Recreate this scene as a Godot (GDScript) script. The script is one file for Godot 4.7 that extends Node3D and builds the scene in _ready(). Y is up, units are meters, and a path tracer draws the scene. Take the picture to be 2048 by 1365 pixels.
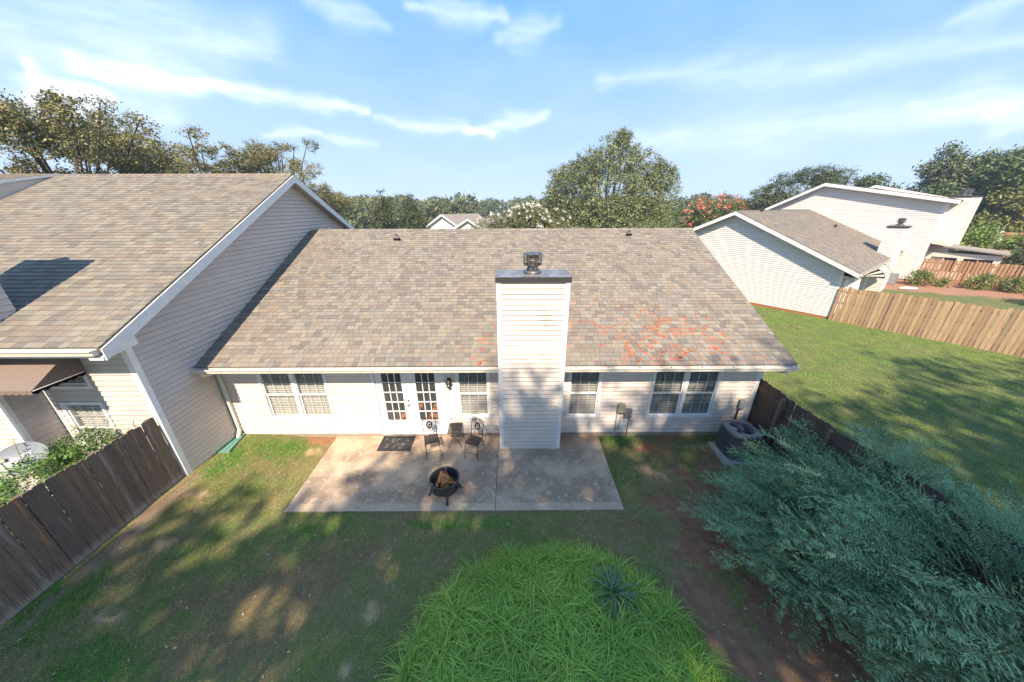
extends Node3D

# ---------------------------------------------------------------- mesh collector
class MB:
	var v := PackedVector3Array()
	var n := PackedVector3Array()
	var c := PackedColorArray()
	var t := PackedVector2Array()
	var col := Color(1, 1, 1)
	func _p(p: Vector3, m: Vector3, u: Vector2) -> void:
		v.append(p); n.append(m); c.append(col); t.append(u)
	func tri(a: Vector3, b: Vector3, d: Vector3) -> void:   # counter-clockwise seen from outside
		var m := (b - a).cross(d - a).normalized()
		_p(a, m, Vector2(0, 1)); _p(d, m, Vector2(0.5, 0)); _p(b, m, Vector2(1, 1))
	func quad(a: Vector3, b: Vector3, d: Vector3, e: Vector3) -> void:
		var m := (b - a).cross(e - a).normalized()
		if m.length_squared() < 0.5: m = (d - b).cross(e - b).normalized()
		_p(a, m, Vector2(0, 1)); _p(d, m, Vector2(1, 0)); _p(b, m, Vector2(1, 1))
		_p(a, m, Vector2(0, 1)); _p(e, m, Vector2(0, 0)); _p(d, m, Vector2(1, 0))
	func quadn(a: Vector3, b: Vector3, d: Vector3, e: Vector3, na: Vector3, nb: Vector3, nd: Vector3, ne: Vector3) -> void:
		_p(a, na, Vector2(0, 1)); _p(d, nd, Vector2(1, 0)); _p(b, nb, Vector2(1, 1))
		_p(a, na, Vector2(0, 1)); _p(e, ne, Vector2(0, 0)); _p(d, nd, Vector2(1, 0))
	func box(o: Vector3, s: Vector3, b := Basis()) -> void:   # centre, size
		var x := b.x * s.x * 0.5
		var y := b.y * s.y * 0.5
		var z := b.z * s.z * 0.5
		quad(o - x - y + z, o + x - y + z, o + x + y + z, o - x + y + z)
		quad(o + x - y - z, o - x - y - z, o - x + y - z, o + x + y - z)
		quad(o + x - y + z, o + x - y - z, o + x + y - z, o + x + y + z)
		quad(o - x - y - z, o - x - y + z, o - x + y + z, o - x + y - z)
		quad(o - x + y + z, o + x + y + z, o + x + y - z, o - x + y - z)
		quad(o - x - y - z, o + x - y - z, o + x - y + z, o - x - y + z)
	func lim(x0: float, x1: float, y0: float, y1: float, z0: float, z1: float) -> void:
		box(Vector3(x0 + x1, y0 + y1, z0 + z1) * 0.5, Vector3(x1 - x0, y1 - y0, z1 - z0))
	func bar(p: Vector3, q: Vector3, w: float, h: float, up := Vector3.UP) -> void:
		var z := (q - p).normalized()
		if absf(z.dot(up)) > 0.98: up = Vector3.RIGHT
		var x := up.cross(z).normalized()
		box((p + q) * 0.5, Vector3(w, h, p.distance_to(q)), Basis(x, z.cross(x), z))
	func tube(pts: Array, r0: float, r1: float, k := 6, closed := false) -> void:
		var np := pts.size()
		var rings := []
		var up := Vector3.UP
		for i in np:
			var a: Vector3 = pts[maxi(i - 1, 0)]
			var b: Vector3 = pts[mini(i + 1, np - 1)]
			if closed:
				a = pts[(i - 1 + np) % np]; b = pts[(i + 1) % np]
			var z := (b - a).normalized()
			if absf(z.dot(up)) > 0.95: up = Vector3.RIGHT if absf(z.x) < 0.8 else Vector3.BACK
			var x := up.cross(z).normalized()
			up = z.cross(x)
			var r := lerpf(r0, r1, float(i) / maxf(np - 1, 1))
			var ring := []
			for j in k:
				var an := TAU * j / k
				ring.append([pts[i] + (x * cos(an) + up * sin(an)) * r, x * cos(an) + up * sin(an)])
			rings.append(ring)
		for i in (np if closed else np - 1):
			var a: Array = rings[i]
			var b: Array = rings[(i + 1) % np]
			for j in k:
				var l := (j + 1) % k
				quadn(a[j][0], a[l][0], b[l][0], b[j][0], a[j][1], a[l][1], b[l][1], b[j][1])
		if not closed:
			for j in range(1, k - 1):
				tri(rings[0][0][0], rings[0][j + 1][0], rings[0][j][0])
				tri(rings[np - 1][0][0], rings[np - 1][j][0], rings[np - 1][j + 1][0])
	func lathe(prof: Array, k: int, o := Vector3.ZERO, sx := 1.0, sz := 1.0) -> void:   # Vector2(radius, height)
		for i in prof.size() - 1:
			var p: Vector2 = prof[i]
			var q: Vector2 = prof[i + 1]
			var d := (q - p).normalized()
			for j in k:
				var a := TAU * j / k
				var b := TAU * (j + 1) / k
				var A := Vector3(cos(a) * sx, 0, sin(a) * sz)
				var B := Vector3(cos(b) * sx, 0, sin(b) * sz)
				var Y := Vector3.UP
				var na := (A * d.y - Y * d.x).normalized()
				var nb := (B * d.y - Y * d.x).normalized()
				quadn(o + B * p.x + Y * p.y, o + A * p.x + Y * p.y, o + A * q.x + Y * q.y, o + B * q.x + Y * q.y, nb, na, na, nb)
	func prism(poly: PackedVector2Array, o: Vector3, X: Vector3, Y: Vector3, d: Vector3, us := 1.0, vs := 1.0) -> void:   # poly counter-clockwise in X,Y; depth d towards the front
		var idx := Geometry2D.triangulate_polygon(poly)
		var m := d.normalized()
		for i in range(0, idx.size(), 3):
			var q := [poly[idx[i]], poly[idx[i + 1]], poly[idx[i + 2]]]
			var ar: float = (q[1] - q[0]).cross(q[2] - q[0])
			if ar < 0: q = [q[0], q[2], q[1]]
			for k in [0, 2, 1]:
				_p(o + X * q[k].x + Y * q[k].y + d, m, Vector2(q[k].x * us, 1.0 - q[k].y * vs))
			for k in [0, 1, 2]:
				_p(o + X * q[k].x + Y * q[k].y, -m, Vector2(q[k].x * us, 1.0 - q[k].y * vs))
		for i in poly.size():
			var p := poly[i]
			var q := poly[(i + 1) % poly.size()]
			var a := o + X * p.x + Y * p.y
			var b := o + X * q.x + Y * q.y
			var mm := (b - a).cross(d).normalized()
			var u0 := Vector2(p.x * us, 1.0 - p.y * vs)
			var u1 := Vector2(q.x * us, 1.0 - q.y * vs)
			_p(a, mm, u0); _p(b + d, mm, u1); _p(b, mm, u1)
			_p(a, mm, u0); _p(a + d, mm, u0); _p(b + d, mm, u1)
	func mesh(m: Material) -> ArrayMesh:
		var am := ArrayMesh.new()
		var a := []
		a.resize(Mesh.ARRAY_MAX)
		a[Mesh.ARRAY_VERTEX] = v; a[Mesh.ARRAY_NORMAL] = n; a[Mesh.ARRAY_COLOR] = c; a[Mesh.ARRAY_TEX_UV] = t
		am.add_surface_from_arrays(Mesh.PRIMITIVE_TRIANGLES, a)
		am.surface_set_material(0, m)
		return am

# ---------------------------------------------------------------- scene helpers
var rng := RandomNumberGenerator.new()
var used := {}
var M := {}

func numbered(called: String) -> String:
	var k: int = used.get(called, -1) + 1
	used[called] = k
	return called if k == 0 else "%s_%03d" % [called, k]

func tag(o: Node, label: String, category := "", group := "", kind := "") -> Node:
	if label: o.set_meta("label", label)
	if category: o.set_meta("category", category)
	if group: o.set_meta("group", group)
	if kind: o.set_meta("kind", kind)
	return o

func thing(called: String, label: String, category: String, at := Vector3.ZERO, turn := 0.0, group := "") -> Node3D:
	var o := Node3D.new()
	o.name = numbered(called)
	add_child(o)
	o.position = at
	o.rotation.y = turn
	tag(o, label, category, group)
	return o

func obj(called: String, mb: MB, m: Material, parent: Node = null) -> MeshInstance3D:
	var o := MeshInstance3D.new()
	o.mesh = mb.mesh(m)
	if parent == null:
		o.name = numbered(called)
		add_child(o)
	else:
		o.name = called
		parent.add_child(o, true)
	return o

func inst(called: String, mesh: Mesh, tr: Transform3D, parent: Node) -> MeshInstance3D:
	var o := MeshInstance3D.new()
	o.mesh = mesh
	o.name = called
	parent.add_child(o, true)
	o.transform = tr
	return o

func group_node(called: String, parent: Node) -> Node3D:
	var o := Node3D.new()
	o.name = called
	parent.add_child(o, true)
	return o

func scatter(called: String, mesh: Mesh, trs: Array, cols: Array, parent: Node = null) -> MultiMeshInstance3D:
	var mm := MultiMesh.new()
	mm.transform_format = MultiMesh.TRANSFORM_3D
	mm.use_colors = true
	mm.mesh = mesh
	mm.instance_count = trs.size()
	for i in trs.size():
		mm.set_instance_transform(i, trs[i])
		mm.set_instance_color(i, cols[i])
	var o := MultiMeshInstance3D.new()
	o.multimesh = mm
	if parent == null:
		o.name = numbered(called)
		add_child(o)
	else:
		o.name = called
		parent.add_child(o, true)
	return o

func baked(called: String, mesh: ArrayMesh, trs: Array, cols: Array, parent: Node) -> MeshInstance3D:   # many small copies joined into one real mesh
	var src := mesh.surface_get_arrays(0)
	var v0: PackedVector3Array = src[Mesh.ARRAY_VERTEX]
	var n0: PackedVector3Array = src[Mesh.ARRAY_NORMAL]
	var c0: PackedColorArray = src[Mesh.ARRAY_COLOR]
	var v := PackedVector3Array()
	var n := PackedVector3Array()
	var c := PackedColorArray()
	var bins := {}
	for i in trs.size():
		var t: Transform3D = trs[i]
		v.append_array(t * v0)
		n.append_array(Transform3D(t.basis.orthonormalized(), Vector3.ZERO) * n0)
		var k: Color = cols[i]
		var key := Vector3i(int(k.r * 60.0), int(k.g * 60.0), int(k.b * 60.0))
		if not bins.has(key):
			var cc := PackedColorArray()
			for q in c0: cc.append(Color(q.r * k.r, q.g * k.g, q.b * k.b))
			bins[key] = cc
		c.append_array(bins[key])
	var am := ArrayMesh.new()
	var a := []
	a.resize(Mesh.ARRAY_MAX)
	a[Mesh.ARRAY_VERTEX] = v; a[Mesh.ARRAY_NORMAL] = n; a[Mesh.ARRAY_COLOR] = c
	am.add_surface_from_arrays(Mesh.PRIMITIVE_TRIANGLES, a)
	am.surface_set_material(0, mesh.surface_get_material(0))
	var o := MeshInstance3D.new()
	o.mesh = am
	o.name = called
	parent.add_child(o, true)
	return o

func lin(r: float, g: float, b: float) -> Color:
	return Color(r, g, b).linear_to_srgb()

func noise(sd: int, freq: float, oct := 3) -> FastNoiseLite:
	var f := FastNoiseLite.new()
	f.seed = sd
	f.frequency = freq
	f.noise_type = FastNoiseLite.TYPE_SIMPLEX_SMOOTH
	f.fractal_octaves = oct
	return f

func grain(sd: int, freq: float, lo: float, hi: float, oct := 4, size := 256, stretch := 1) -> ImageTexture:   # grey multiplier
	var f := noise(sd, freq, oct)
	var src := f.get_seamless_image(size, size)
	var im := Image.create(size, size, false, Image.FORMAT_RGB8)
	for y in size:
		for x in size:
			var g := lerpf(lo, hi, src.get_pixel(x, (y / stretch) % size).r)
			im.set_pixel(x, y, Color(g, g, g))
	return ImageTexture.create_from_image(im)

func bumps(sd: int, freq: float, strength: float, size := 256, oct := 4) -> ImageTexture:
	var im := noise(sd, freq, oct).get_seamless_image(size, size)
	im.convert(Image.FORMAT_RGBA8)
	im.bump_map_to_normal_map(strength)
	return ImageTexture.create_from_image(im)

func mat(c: Color, rough := 0.8, tex: Texture2D = null, scale := Vector3.ONE, nrm: Texture2D = null, nscale := 1.0, metal := 0.0) -> StandardMaterial3D:
	var m := StandardMaterial3D.new()
	m.albedo_color = c
	m.roughness = rough
	m.metallic = metal
	m.vertex_color_use_as_albedo = true
	if tex or nrm:
		m.uv1_triplanar = true
		m.uv1_world_triplanar = true
		m.uv1_scale = scale
	if tex: m.albedo_texture = tex
	if nrm:
		m.normal_enabled = true
		m.normal_texture = nrm
		m.normal_scale = nscale
	return m

func smooth(x: float) -> float:
	x = clampf(x, 0, 1)
	return x * x * (3 - 2 * x)

func rnd(a: float, b: float) -> float:
	return rng.randf_range(a, b)

# ---------------------------------------------------------------- camera, sky, sun
const SUN_DIR := Vector3(0.02, -0.735, -0.68)
const CLOUDS := [[-45.7, 13.0, -37.0, 13.0, 1.5, 0.6], [-37.0, 13.0, -22.5, 12.2, 1.1, 0.6], [-17.4, 11.2, -4.6, 10.4, 0.9, 0.45], [-5.3, 10.4, 4.1, 12.3, 1.0, 0.5], [-24.4, 22.2, -17.3, 20.7, 1.4, 0.3], [-11.9, 23.1, -2.0, 22.9, 1.3, 0.4], [-0.7, 21.2, 5.5, 21.7, 1.5, 0.35], [17.4, 15.8, 48.7, 13.4, 1.8, 0.26], [20.4, 9.2, 47.3, 8.3, 2.6, 0.3], [47.0, 9.4, 52.8, 9.1, 1.6, 0.35], [47.0, 15.7, 50.1, 16.0, 1.2, 0.3], [-49.8, 12.0, -49.9, 10.2, 1.0, 0.6], [-50.2, 9.9, -46.3, 10.9, 1.2, 0.8], [-32.2, 8.4, -27.3, 8.8, 0.6, 0.6], [51.7, 7.7, 53.4, 7.2, 1.4, 0.6], [-50.6, 14.1, -33.2, 17.7, 4.5, 0.34], [-52.4, 9.0, -43.0, 9.4, 3.0, 0.3], [-26.8, 8.6, -20.5, 8.7, 0.6, 0.3]]

func make_sky() -> ImageTexture:
	var W := 1536
	var H := 768
	var im := Image.create(W, H, false, Image.FORMAT_RGBF)
	var f1 := noise(3, 1.0, 4)
	var f2 := noise(9, 1.0, 4)
	var streaks := CLOUDS.duplicate()
	var r := RandomNumberGenerator.new()
	r.seed = 77
	for k in 120:   # the same thin cirrus goes on round the sky out of view
		var az := r.randf_range(72, 262)
		var el := r.randf_range(7, 60)
		var ln := r.randf_range(8, 26)
		streaks.append([az, el, az + ln, el + r.randf_range(-4, 4), r.randf_range(0.8, 3.2), r.randf_range(0.28, 0.6)])
	for k in 24:
		var az := r.randf_range(-80, 60)
		var el := r.randf_range(42, 78)
		streaks.append([az, el, az + r.randf_range(10, 30), el + r.randf_range(-4, 4), r.randf_range(0.8, 3.2), r.randf_range(0.28, 0.6)])
	var low := Color(0.30, 0.375, 0.45)
	for y in H:
		var el := 90.0 - 180.0 * (y + 0.5) / H
		var base: Color
		if el >= 0:
			var k := pow(clampf(el / 26.0, 0, 1), 0.8)
			base = low.lerp(Color(0.075, 0.20, 0.42), k)
		else:
			base = low.lerp(Color(0.22, 0.24, 0.14), clampf(-el / 4.0, 0, 1))
		var near := []
		for s in streaks:
			if el > minf(s[1], s[3]) - 3.0 * s[4] and el < maxf(s[1], s[3]) + 3.0 * s[4]: near.append(s)
		for x in W:
			var c := base
			if el > 0:
				var az := wrapf(360.0 * (x + 0.5) / W, -180.0, 180.0)
				var d := 0.0
				var wob := f1.get_noise_2d(az * 0.05, el * 0.1) * 1.2 + f1.get_noise_2d(az * 0.3, el * 0.5) * 0.35
				for s in near:
					for turn in [0.0, 360.0]:
						var a: float = az + turn
						var ck := cos(deg_to_rad(el))
						var p := Vector2(a * ck, el + wob)
						var A := Vector2(s[0] * ck, s[1])
						var B := Vector2(s[2] * ck, s[3])
						var h := clampf((p - A).dot(B - A) / maxf((B - A).length_squared(), 0.01), -0.15, 1.15)
						var q = (p - A.lerp(B, h)).length() / (s[4] * (0.35 + 0.65 * sin(PI * clampf(h * 0.9 + 0.05, 0.03, 0.97))))
						if q < 2.4:
							d += s[5] * exp(-q * q * 1.1)
				if d > 0.003:
					d *= 0.8 + 0.5 * f2.get_noise_2d(az * 0.12 + wob * 0.3, el * 0.8) + 0.18 * f2.get_noise_2d(az * 0.5, el * 2.2)
				d += 0.03 + 0.05 * f1.get_noise_2d(az * 0.07 + 40.0, el * 0.2)
				c = base.lerp(Color(0.60, 0.62, 0.64), clampf(d * 0.85, 0, 0.8))
			im.set_pixel(x, y, c)
	return ImageTexture.create_from_image(im)

func setup() -> void:
	var cam := Camera3D.new()
	cam.position = Vector3(0.0823, 6.248, 7.6818)
	cam.rotation = Vector3(-0.39092, -0.00268, -0.00329)
	cam.fov = 93.12
	cam.far = 900.0
	cam.near = 0.05
	add_child(cam)
	cam.current = true
	var sm := PanoramaSkyMaterial.new()
	sm.panorama = make_sky()
	sm.energy_multiplier = 1.02
	var sky := Sky.new()
	sky.sky_material = sm
	var env := Environment.new()
	env.background_mode = Environment.BG_SKY
	env.sky = sky
	env.background_energy_multiplier = 1.0
	env.tonemap_mode = Environment.TONE_MAPPER_LINEAR
	env.tonemap_exposure = 2.65
	env.sdfgi_enabled = true
	env.ssao_enabled = true
	env.ssil_enabled = true
	env.fog_enabled = true
	env.fog_density = 0.0009
	env.fog_light_color = Color(0.78, 0.87, 0.96)
	var we := WorldEnvironment.new()
	we.environment = env
	add_child(we)
	var sun := DirectionalLight3D.new()
	sun.name = "sun"
	sun.light_energy = 1.3
	sun.light_color = Color(1.0, 0.92, 0.82)
	sun.light_angular_distance = 0.55
	sun.shadow_enabled = true
	add_child(sun)
	sun.look_at_from_position(Vector3(0, 30, 25), Vector3(0, 30, 25) + SUN_DIR, Vector3.UP)

# ---------------------------------------------------------------- materials
func board_tex(sd: int, base: Color, dark: Color, streak: Color, streak_amt: float, bleach: float) -> StandardMaterial3D:
	var W := 64
	var H := 512
	var im := Image.create(W, H, false, Image.FORMAT_RGB8)
	var f := noise(sd, 0.05, 4)
	var g := noise(sd + 5, 0.012, 3)
	var r := RandomNumberGenerator.new()
	r.seed = sd
	var knots := []
	for k in 3: knots.append(Vector3(r.randf_range(8, 56), r.randf_range(30, 480), r.randf_range(2.5, 5.0)))
	var band := r.randf_range(12, 52)
	for y in H:
		for x in W:
			var a := f.get_noise_2d(x * 3.2, y * 0.11)
			var b := g.get_noise_2d(x * 1.3, y * 0.25)
			var c := base.lerp(dark, clampf(0.45 + a * 0.9, 0, 1))
			var s := streak_amt * smooth(1.0 - absf(x - band - 8.0 * g.get_noise_2d(3.0, y * 0.4)) / 14.0) * clampf(0.5 + 1.6 * b + a, 0, 1)
			c = c.lerp(streak, s)
			for k in knots:
				var d = Vector2((x - k.x) * 1.4, (y - k.y) * 0.55).length() / k.z
				if d < 1.6: c = c.lerp(dark * 0.6, smooth(1.6 - d) * 0.8)
			# ragged weathered foot: bleached wood with an uneven outline
			var edge := 455.0 + 46.0 * f.get_noise_2d(x * 2.2, 900.0) + 22.0 * a
			if y > edge: c = c.lerp(Color(0.34, 0.32, 0.27), bleach * clampf((y - edge) / 26.0, 0, 1) * (0.65 + 0.5 * a))
			im.set_pixel(x, y, c.linear_to_srgb())
	var m := StandardMaterial3D.new()
	m.albedo_texture = ImageTexture.create_from_image(im)
	m.roughness = 0.9
	return m

func foliage(rough := 0.55) -> StandardMaterial3D:
	var m := StandardMaterial3D.new()
	m.vertex_color_use_as_albedo = true
	m.roughness = rough
	m.backlight_enabled = true
	m.backlight = Color(0.35, 0.4, 0.2)
	m.cull_mode = BaseMaterial3D.CULL_DISABLED
	return m

func make_materials() -> void:
	var fine := grain(11, 0.05, 0.8, 1.0)
	var dirt := grain(12, 0.02, 0.93, 1.0, 5)
	var wav := bumps(5, 0.012, 1.2)
	M.siding = mat(lin(0.69, 0.615, 0.555), 0.55, dirt, Vector3(0.35, 0.9, 0.35), wav, 0.12)
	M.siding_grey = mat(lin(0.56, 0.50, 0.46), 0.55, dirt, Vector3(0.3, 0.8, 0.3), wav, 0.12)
	M.siding_far = mat(lin(0.74, 0.70, 0.67), 0.6, dirt, Vector3(0.3, 0.8, 0.3))
	M.core = mat(lin(0.3, 0.27, 0.23), 0.9)  # dark tone deepens the shade lines in the gaps between planks
	M.trim = mat(lin(0.76, 0.76, 0.76), 0.5, dirt, Vector3(0.7, 0.7, 0.7))
	M.trim_cream = mat(lin(0.70, 0.66, 0.58), 0.5, dirt, Vector3(0.8, 0.8, 0.8))
	M.shingle = mat(Color(1, 1, 1), 0.92, grain(21, 0.11, 0.62, 1.0, 3), Vector3(3.1, 3.1, 3.1), bumps(22, 0.12, 2.5), 0.6)
	M.dark_metal = mat(lin(0.045, 0.045, 0.048), 0.45, fine, Vector3(2, 2, 2))
	M.iron = mat(lin(0.022, 0.021, 0.022), 0.45)
	M.steel = mat(lin(0.42, 0.40, 0.37), 0.35, grain(31, 0.02, 0.45, 1.0), Vector3(2, 2, 2), null, 1.0, 0.8)
	M.cap = mat(lin(0.34, 0.34, 0.35), 0.4, grain(33, 0.015, 0.6, 1.0, 5), Vector3(0.9, 0.9, 0.9), null, 1.0, 0.3)
	M.glass = StandardMaterial3D.new()
	M.glass.albedo_color = Color(0.6, 0.66, 0.66, 0.07)
	M.glass.transparency = BaseMaterial3D.TRANSPARENCY_ALPHA
	M.glass.roughness = 0.03
	M.blind = mat(lin(0.62, 0.61, 0.57), 0.6)
	M.room = mat(lin(0.30, 0.27, 0.23), 0.9)
	M.wood_floor = mat(lin(0.66, 0.20, 0.04), 0.35, grain(41, 0.03, 0.7, 1.0, 4), Vector3(4.0, 1, 0.8))
	M.foundation = mat(lin(0.36, 0.30, 0.23), 0.9, fine, Vector3(1.5, 1.5, 1.5))
	M.clay_brick = mat(lin(0.45, 0.17, 0.07), 0.9, fine, Vector3(2, 2, 2))
	M.bark = mat(lin(0.13, 0.095, 0.07), 0.95, grain(51, 0.06, 0.5, 1.0), Vector3(3, 0.8, 3))
	M.leaf = foliage()
	M.blade = foliage(0.45)
	M.juniper = foliage(0.7)
	M.juniper.backlight = Color(0.12, 0.16, 0.13)
	M.tuft = foliage(0.8)
	M.ac = mat(lin(0.105, 0.11, 0.12), 0.5, fine, Vector3(1.5, 1.5, 1.5))
	M.box_green = mat(lin(0.30, 0.30, 0.23), 0.6, fine, Vector3(5, 5, 5))
	M.box_grey = mat(lin(0.24, 0.24, 0.24), 0.6, fine, Vector3(5, 5, 5))
	M.brass = mat(lin(0.3, 0.27, 0.22), 0.3, null, Vector3.ONE, null, 1.0, 0.9)
	M.mat_rubber = mat(lin(0.035, 0.033, 0.035), 0.9, fine, Vector3(6, 6, 6))
	M.teal = mat(lin(0.16, 0.36, 0.31), 0.6, fine, Vector3(3, 3, 3))
	M.dish = mat(lin(0.20, 0.225, 0.26), 0.4, dirt, Vector3(1.5, 1.5, 1.5))
	M.white = mat(lin(0.78, 0.78, 0.78), 0.5)
	M.awning = mat(lin(0.20, 0.155, 0.13), 0.85, fine, Vector3(3, 3, 3))
	M.concrete_pad = mat(lin(0.45, 0.44, 0.42), 0.9, fine, Vector3(2, 2, 2))
	M.stain = mat(Color(1, 1, 1), 0.95)
	M.stripe = mat(Color(1, 1, 1), 0.8)
	M.pipe = mat(lin(0.35, 0.36, 0.37), 0.5)
	M.rail = mat(lin(0.17, 0.12, 0.083), 0.9, grain(61, 0.05, 0.6, 1.0), Vector3(4, 4, 0.7))
	M.post = mat(lin(0.22, 0.16, 0.11), 0.9, grain(62, 0.05, 0.6, 1.0), Vector3(5, 0.7, 5))
	M.log = mat(lin(0.74, 0.35, 0.105), 0.85, grain(63, 0.05, 0.55, 1.0), Vector3(9, 2, 9))
	M.log_bark = mat(lin(0.36, 0.15, 0.065), 0.95, grain(64, 0.06, 0.5, 1.0), Vector3(9, 3, 9))
	M.fence_dark = []
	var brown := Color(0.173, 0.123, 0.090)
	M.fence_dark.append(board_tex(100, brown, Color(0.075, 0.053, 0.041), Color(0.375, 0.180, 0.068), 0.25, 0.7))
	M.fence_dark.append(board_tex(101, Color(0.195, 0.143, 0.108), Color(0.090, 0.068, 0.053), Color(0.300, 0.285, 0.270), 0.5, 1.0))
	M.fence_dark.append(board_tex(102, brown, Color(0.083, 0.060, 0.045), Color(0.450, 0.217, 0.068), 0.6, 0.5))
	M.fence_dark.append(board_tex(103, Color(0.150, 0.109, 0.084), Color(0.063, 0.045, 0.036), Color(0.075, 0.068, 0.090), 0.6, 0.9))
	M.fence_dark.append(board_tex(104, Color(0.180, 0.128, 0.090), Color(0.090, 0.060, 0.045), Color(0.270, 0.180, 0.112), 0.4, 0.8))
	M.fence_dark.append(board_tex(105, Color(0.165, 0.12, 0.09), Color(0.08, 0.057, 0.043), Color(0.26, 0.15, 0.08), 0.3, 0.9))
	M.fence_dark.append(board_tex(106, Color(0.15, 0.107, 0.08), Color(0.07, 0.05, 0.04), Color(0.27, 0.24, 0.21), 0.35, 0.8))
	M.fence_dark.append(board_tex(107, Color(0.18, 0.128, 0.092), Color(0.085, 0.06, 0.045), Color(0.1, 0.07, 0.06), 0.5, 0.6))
	M.fence_mid = []
	M.fence_mid.append(board_tex(110, Color(0.128, 0.090, 0.065), Color(0.060, 0.042, 0.030), Color(0.180, 0.128, 0.090), 0.4, 0.0))
	M.fence_mid.append(board_tex(111, Color(0.105, 0.075, 0.055), Color(0.053, 0.038, 0.030), Color(0.150, 0.105, 0.075), 0.4, 0.0))
	M.fence_light = []
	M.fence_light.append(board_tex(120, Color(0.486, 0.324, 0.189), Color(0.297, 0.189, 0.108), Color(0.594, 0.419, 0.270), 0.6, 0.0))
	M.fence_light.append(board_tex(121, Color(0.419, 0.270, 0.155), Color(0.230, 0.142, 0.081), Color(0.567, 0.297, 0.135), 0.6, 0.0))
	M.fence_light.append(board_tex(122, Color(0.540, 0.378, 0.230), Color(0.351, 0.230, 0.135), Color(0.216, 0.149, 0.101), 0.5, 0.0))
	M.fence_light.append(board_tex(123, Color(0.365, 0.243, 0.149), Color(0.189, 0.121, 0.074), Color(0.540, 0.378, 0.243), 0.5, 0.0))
	M.fence_red = []
	M.fence_red.append(board_tex(130, Color(0.483, 0.270, 0.149), Color(0.310, 0.172, 0.092), Color(0.552, 0.345, 0.207), 0.5, 0.0))
	M.fence_red.append(board_tex(131, Color(0.414, 0.230, 0.127), Color(0.253, 0.138, 0.075), Color(0.517, 0.299, 0.172), 0.5, 0.0))

# ---------------------------------------------------------------- ground
const NB_AT := Vector3(18.46, 0.0, -10.11)      # corner of the right-hand neighbour's house
const NB_TURN := 0.6283                          # 36 degrees
var nz1 := noise(201, 0.28, 3)
var nz2 := noise(202, 1.1, 3)
var nz3 := noise(203, 5.0, 2)

func nb(x: float, z: float) -> Vector2:          # neighbour's own axes: x along its ridge, y towards its back yard
	var d := Vector2(x - NB_AT.x, z - NB_AT.z)
	return Vector2(d.dot(Vector2(cos(NB_TURN), -sin(NB_TURN))), d.dot(Vector2(sin(NB_TURN), cos(NB_TURN))))

func ground_y(x: float, z: float) -> float:
	var h := -0.03
	h += 0.30 * smooth((-5.2 - x) / 2.6) * (0.45 + 0.55 * smooth((z + 0.2) / 1.8))
	if x < 7.0: h += 0.1 * (1.0 - smooth(z / 1.1))
	h += 0.25 * smooth((x - 7.5) / 10.0)
	var q := nb(x, z)
	h += 0.62 * smooth((q.x - 1.0) / 13.0) * smooth((q.y + 14.0) / 6.0)
	h += 4.0 * smooth((q.x - 24.0) / 40.0)
	if x > -2.2 and x < 3.6 and z > 2.8 and z < 8:
		var e := Vector2((x - 0.75) / 2.5, (z - 5.6) / 2.3).length()
		h += 0.16 * smooth((1.1 - e) / 0.5)
	h += 0.018 * nz2.get_noise_2d(x, z)
	return h

const SPOTS := [[3.89, 1.43, 0.5, 0.28, 0], [3.55, 1.18, 0.28, 0.16, 0], [-5.46, 0.16, 0.42, 0.2, 1], [-5.42, 0.55, 0.3, 0.22, 0], [-6.54, 4.5, 0.3, 0.12, 0], [-7.1, 2.15, 0.3, 0.14, 0], [-2.3, 4.4, 0.12, 0.16, 0], [-2.4, 5.1, 0.1, 0.14, 0], [-6.8, 3.3, 0.25, 0.12, 0], [-7.5, 4.4, 0.9, 0.5, 2], [-6.0, 5.15, 0.7, 0.35, 2], [-4.2, 2.9, 0.5, 0.22, 2], [-1.25, 2.75, 0.7, 0.16, 2], [-0.2, 2.75, 0.5, 0.14, 2], [3.1, 0.12, 0.5, 0.3, 2], [-6.4, 0.5, 0.9, 0.35, 2], [-7.3, 1.2, 0.4, 0.6, 2], [4.83, 0.12, 0.7, 0.16, 1], [4.05, 0.5, 0.4, 0.2, 1], [5.24, 0.45, 0.5, 0.16, 0], [3.75, 2.3, 0.5, 0.5, 3], [3.95, 3.4, 0.55, 0.9, 3], [3.65, 4.7, 0.55, 1.1, 3], [3.7, 5.9, 0.8, 1.0, 3], [5.2, 4.0, 1.6, 3.0, 3], [6.4, 2.0, 0.9, 1.4, 3], [-7.55, 3.2, 0.16, 1.9, 4], [-4.6, 4.2, 1.2, 0.8, 5], [-3.4, 3.6, 0.8, 0.5, 5], [2.9, 2.8, 0.6, 0.4, 5]]

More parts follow.
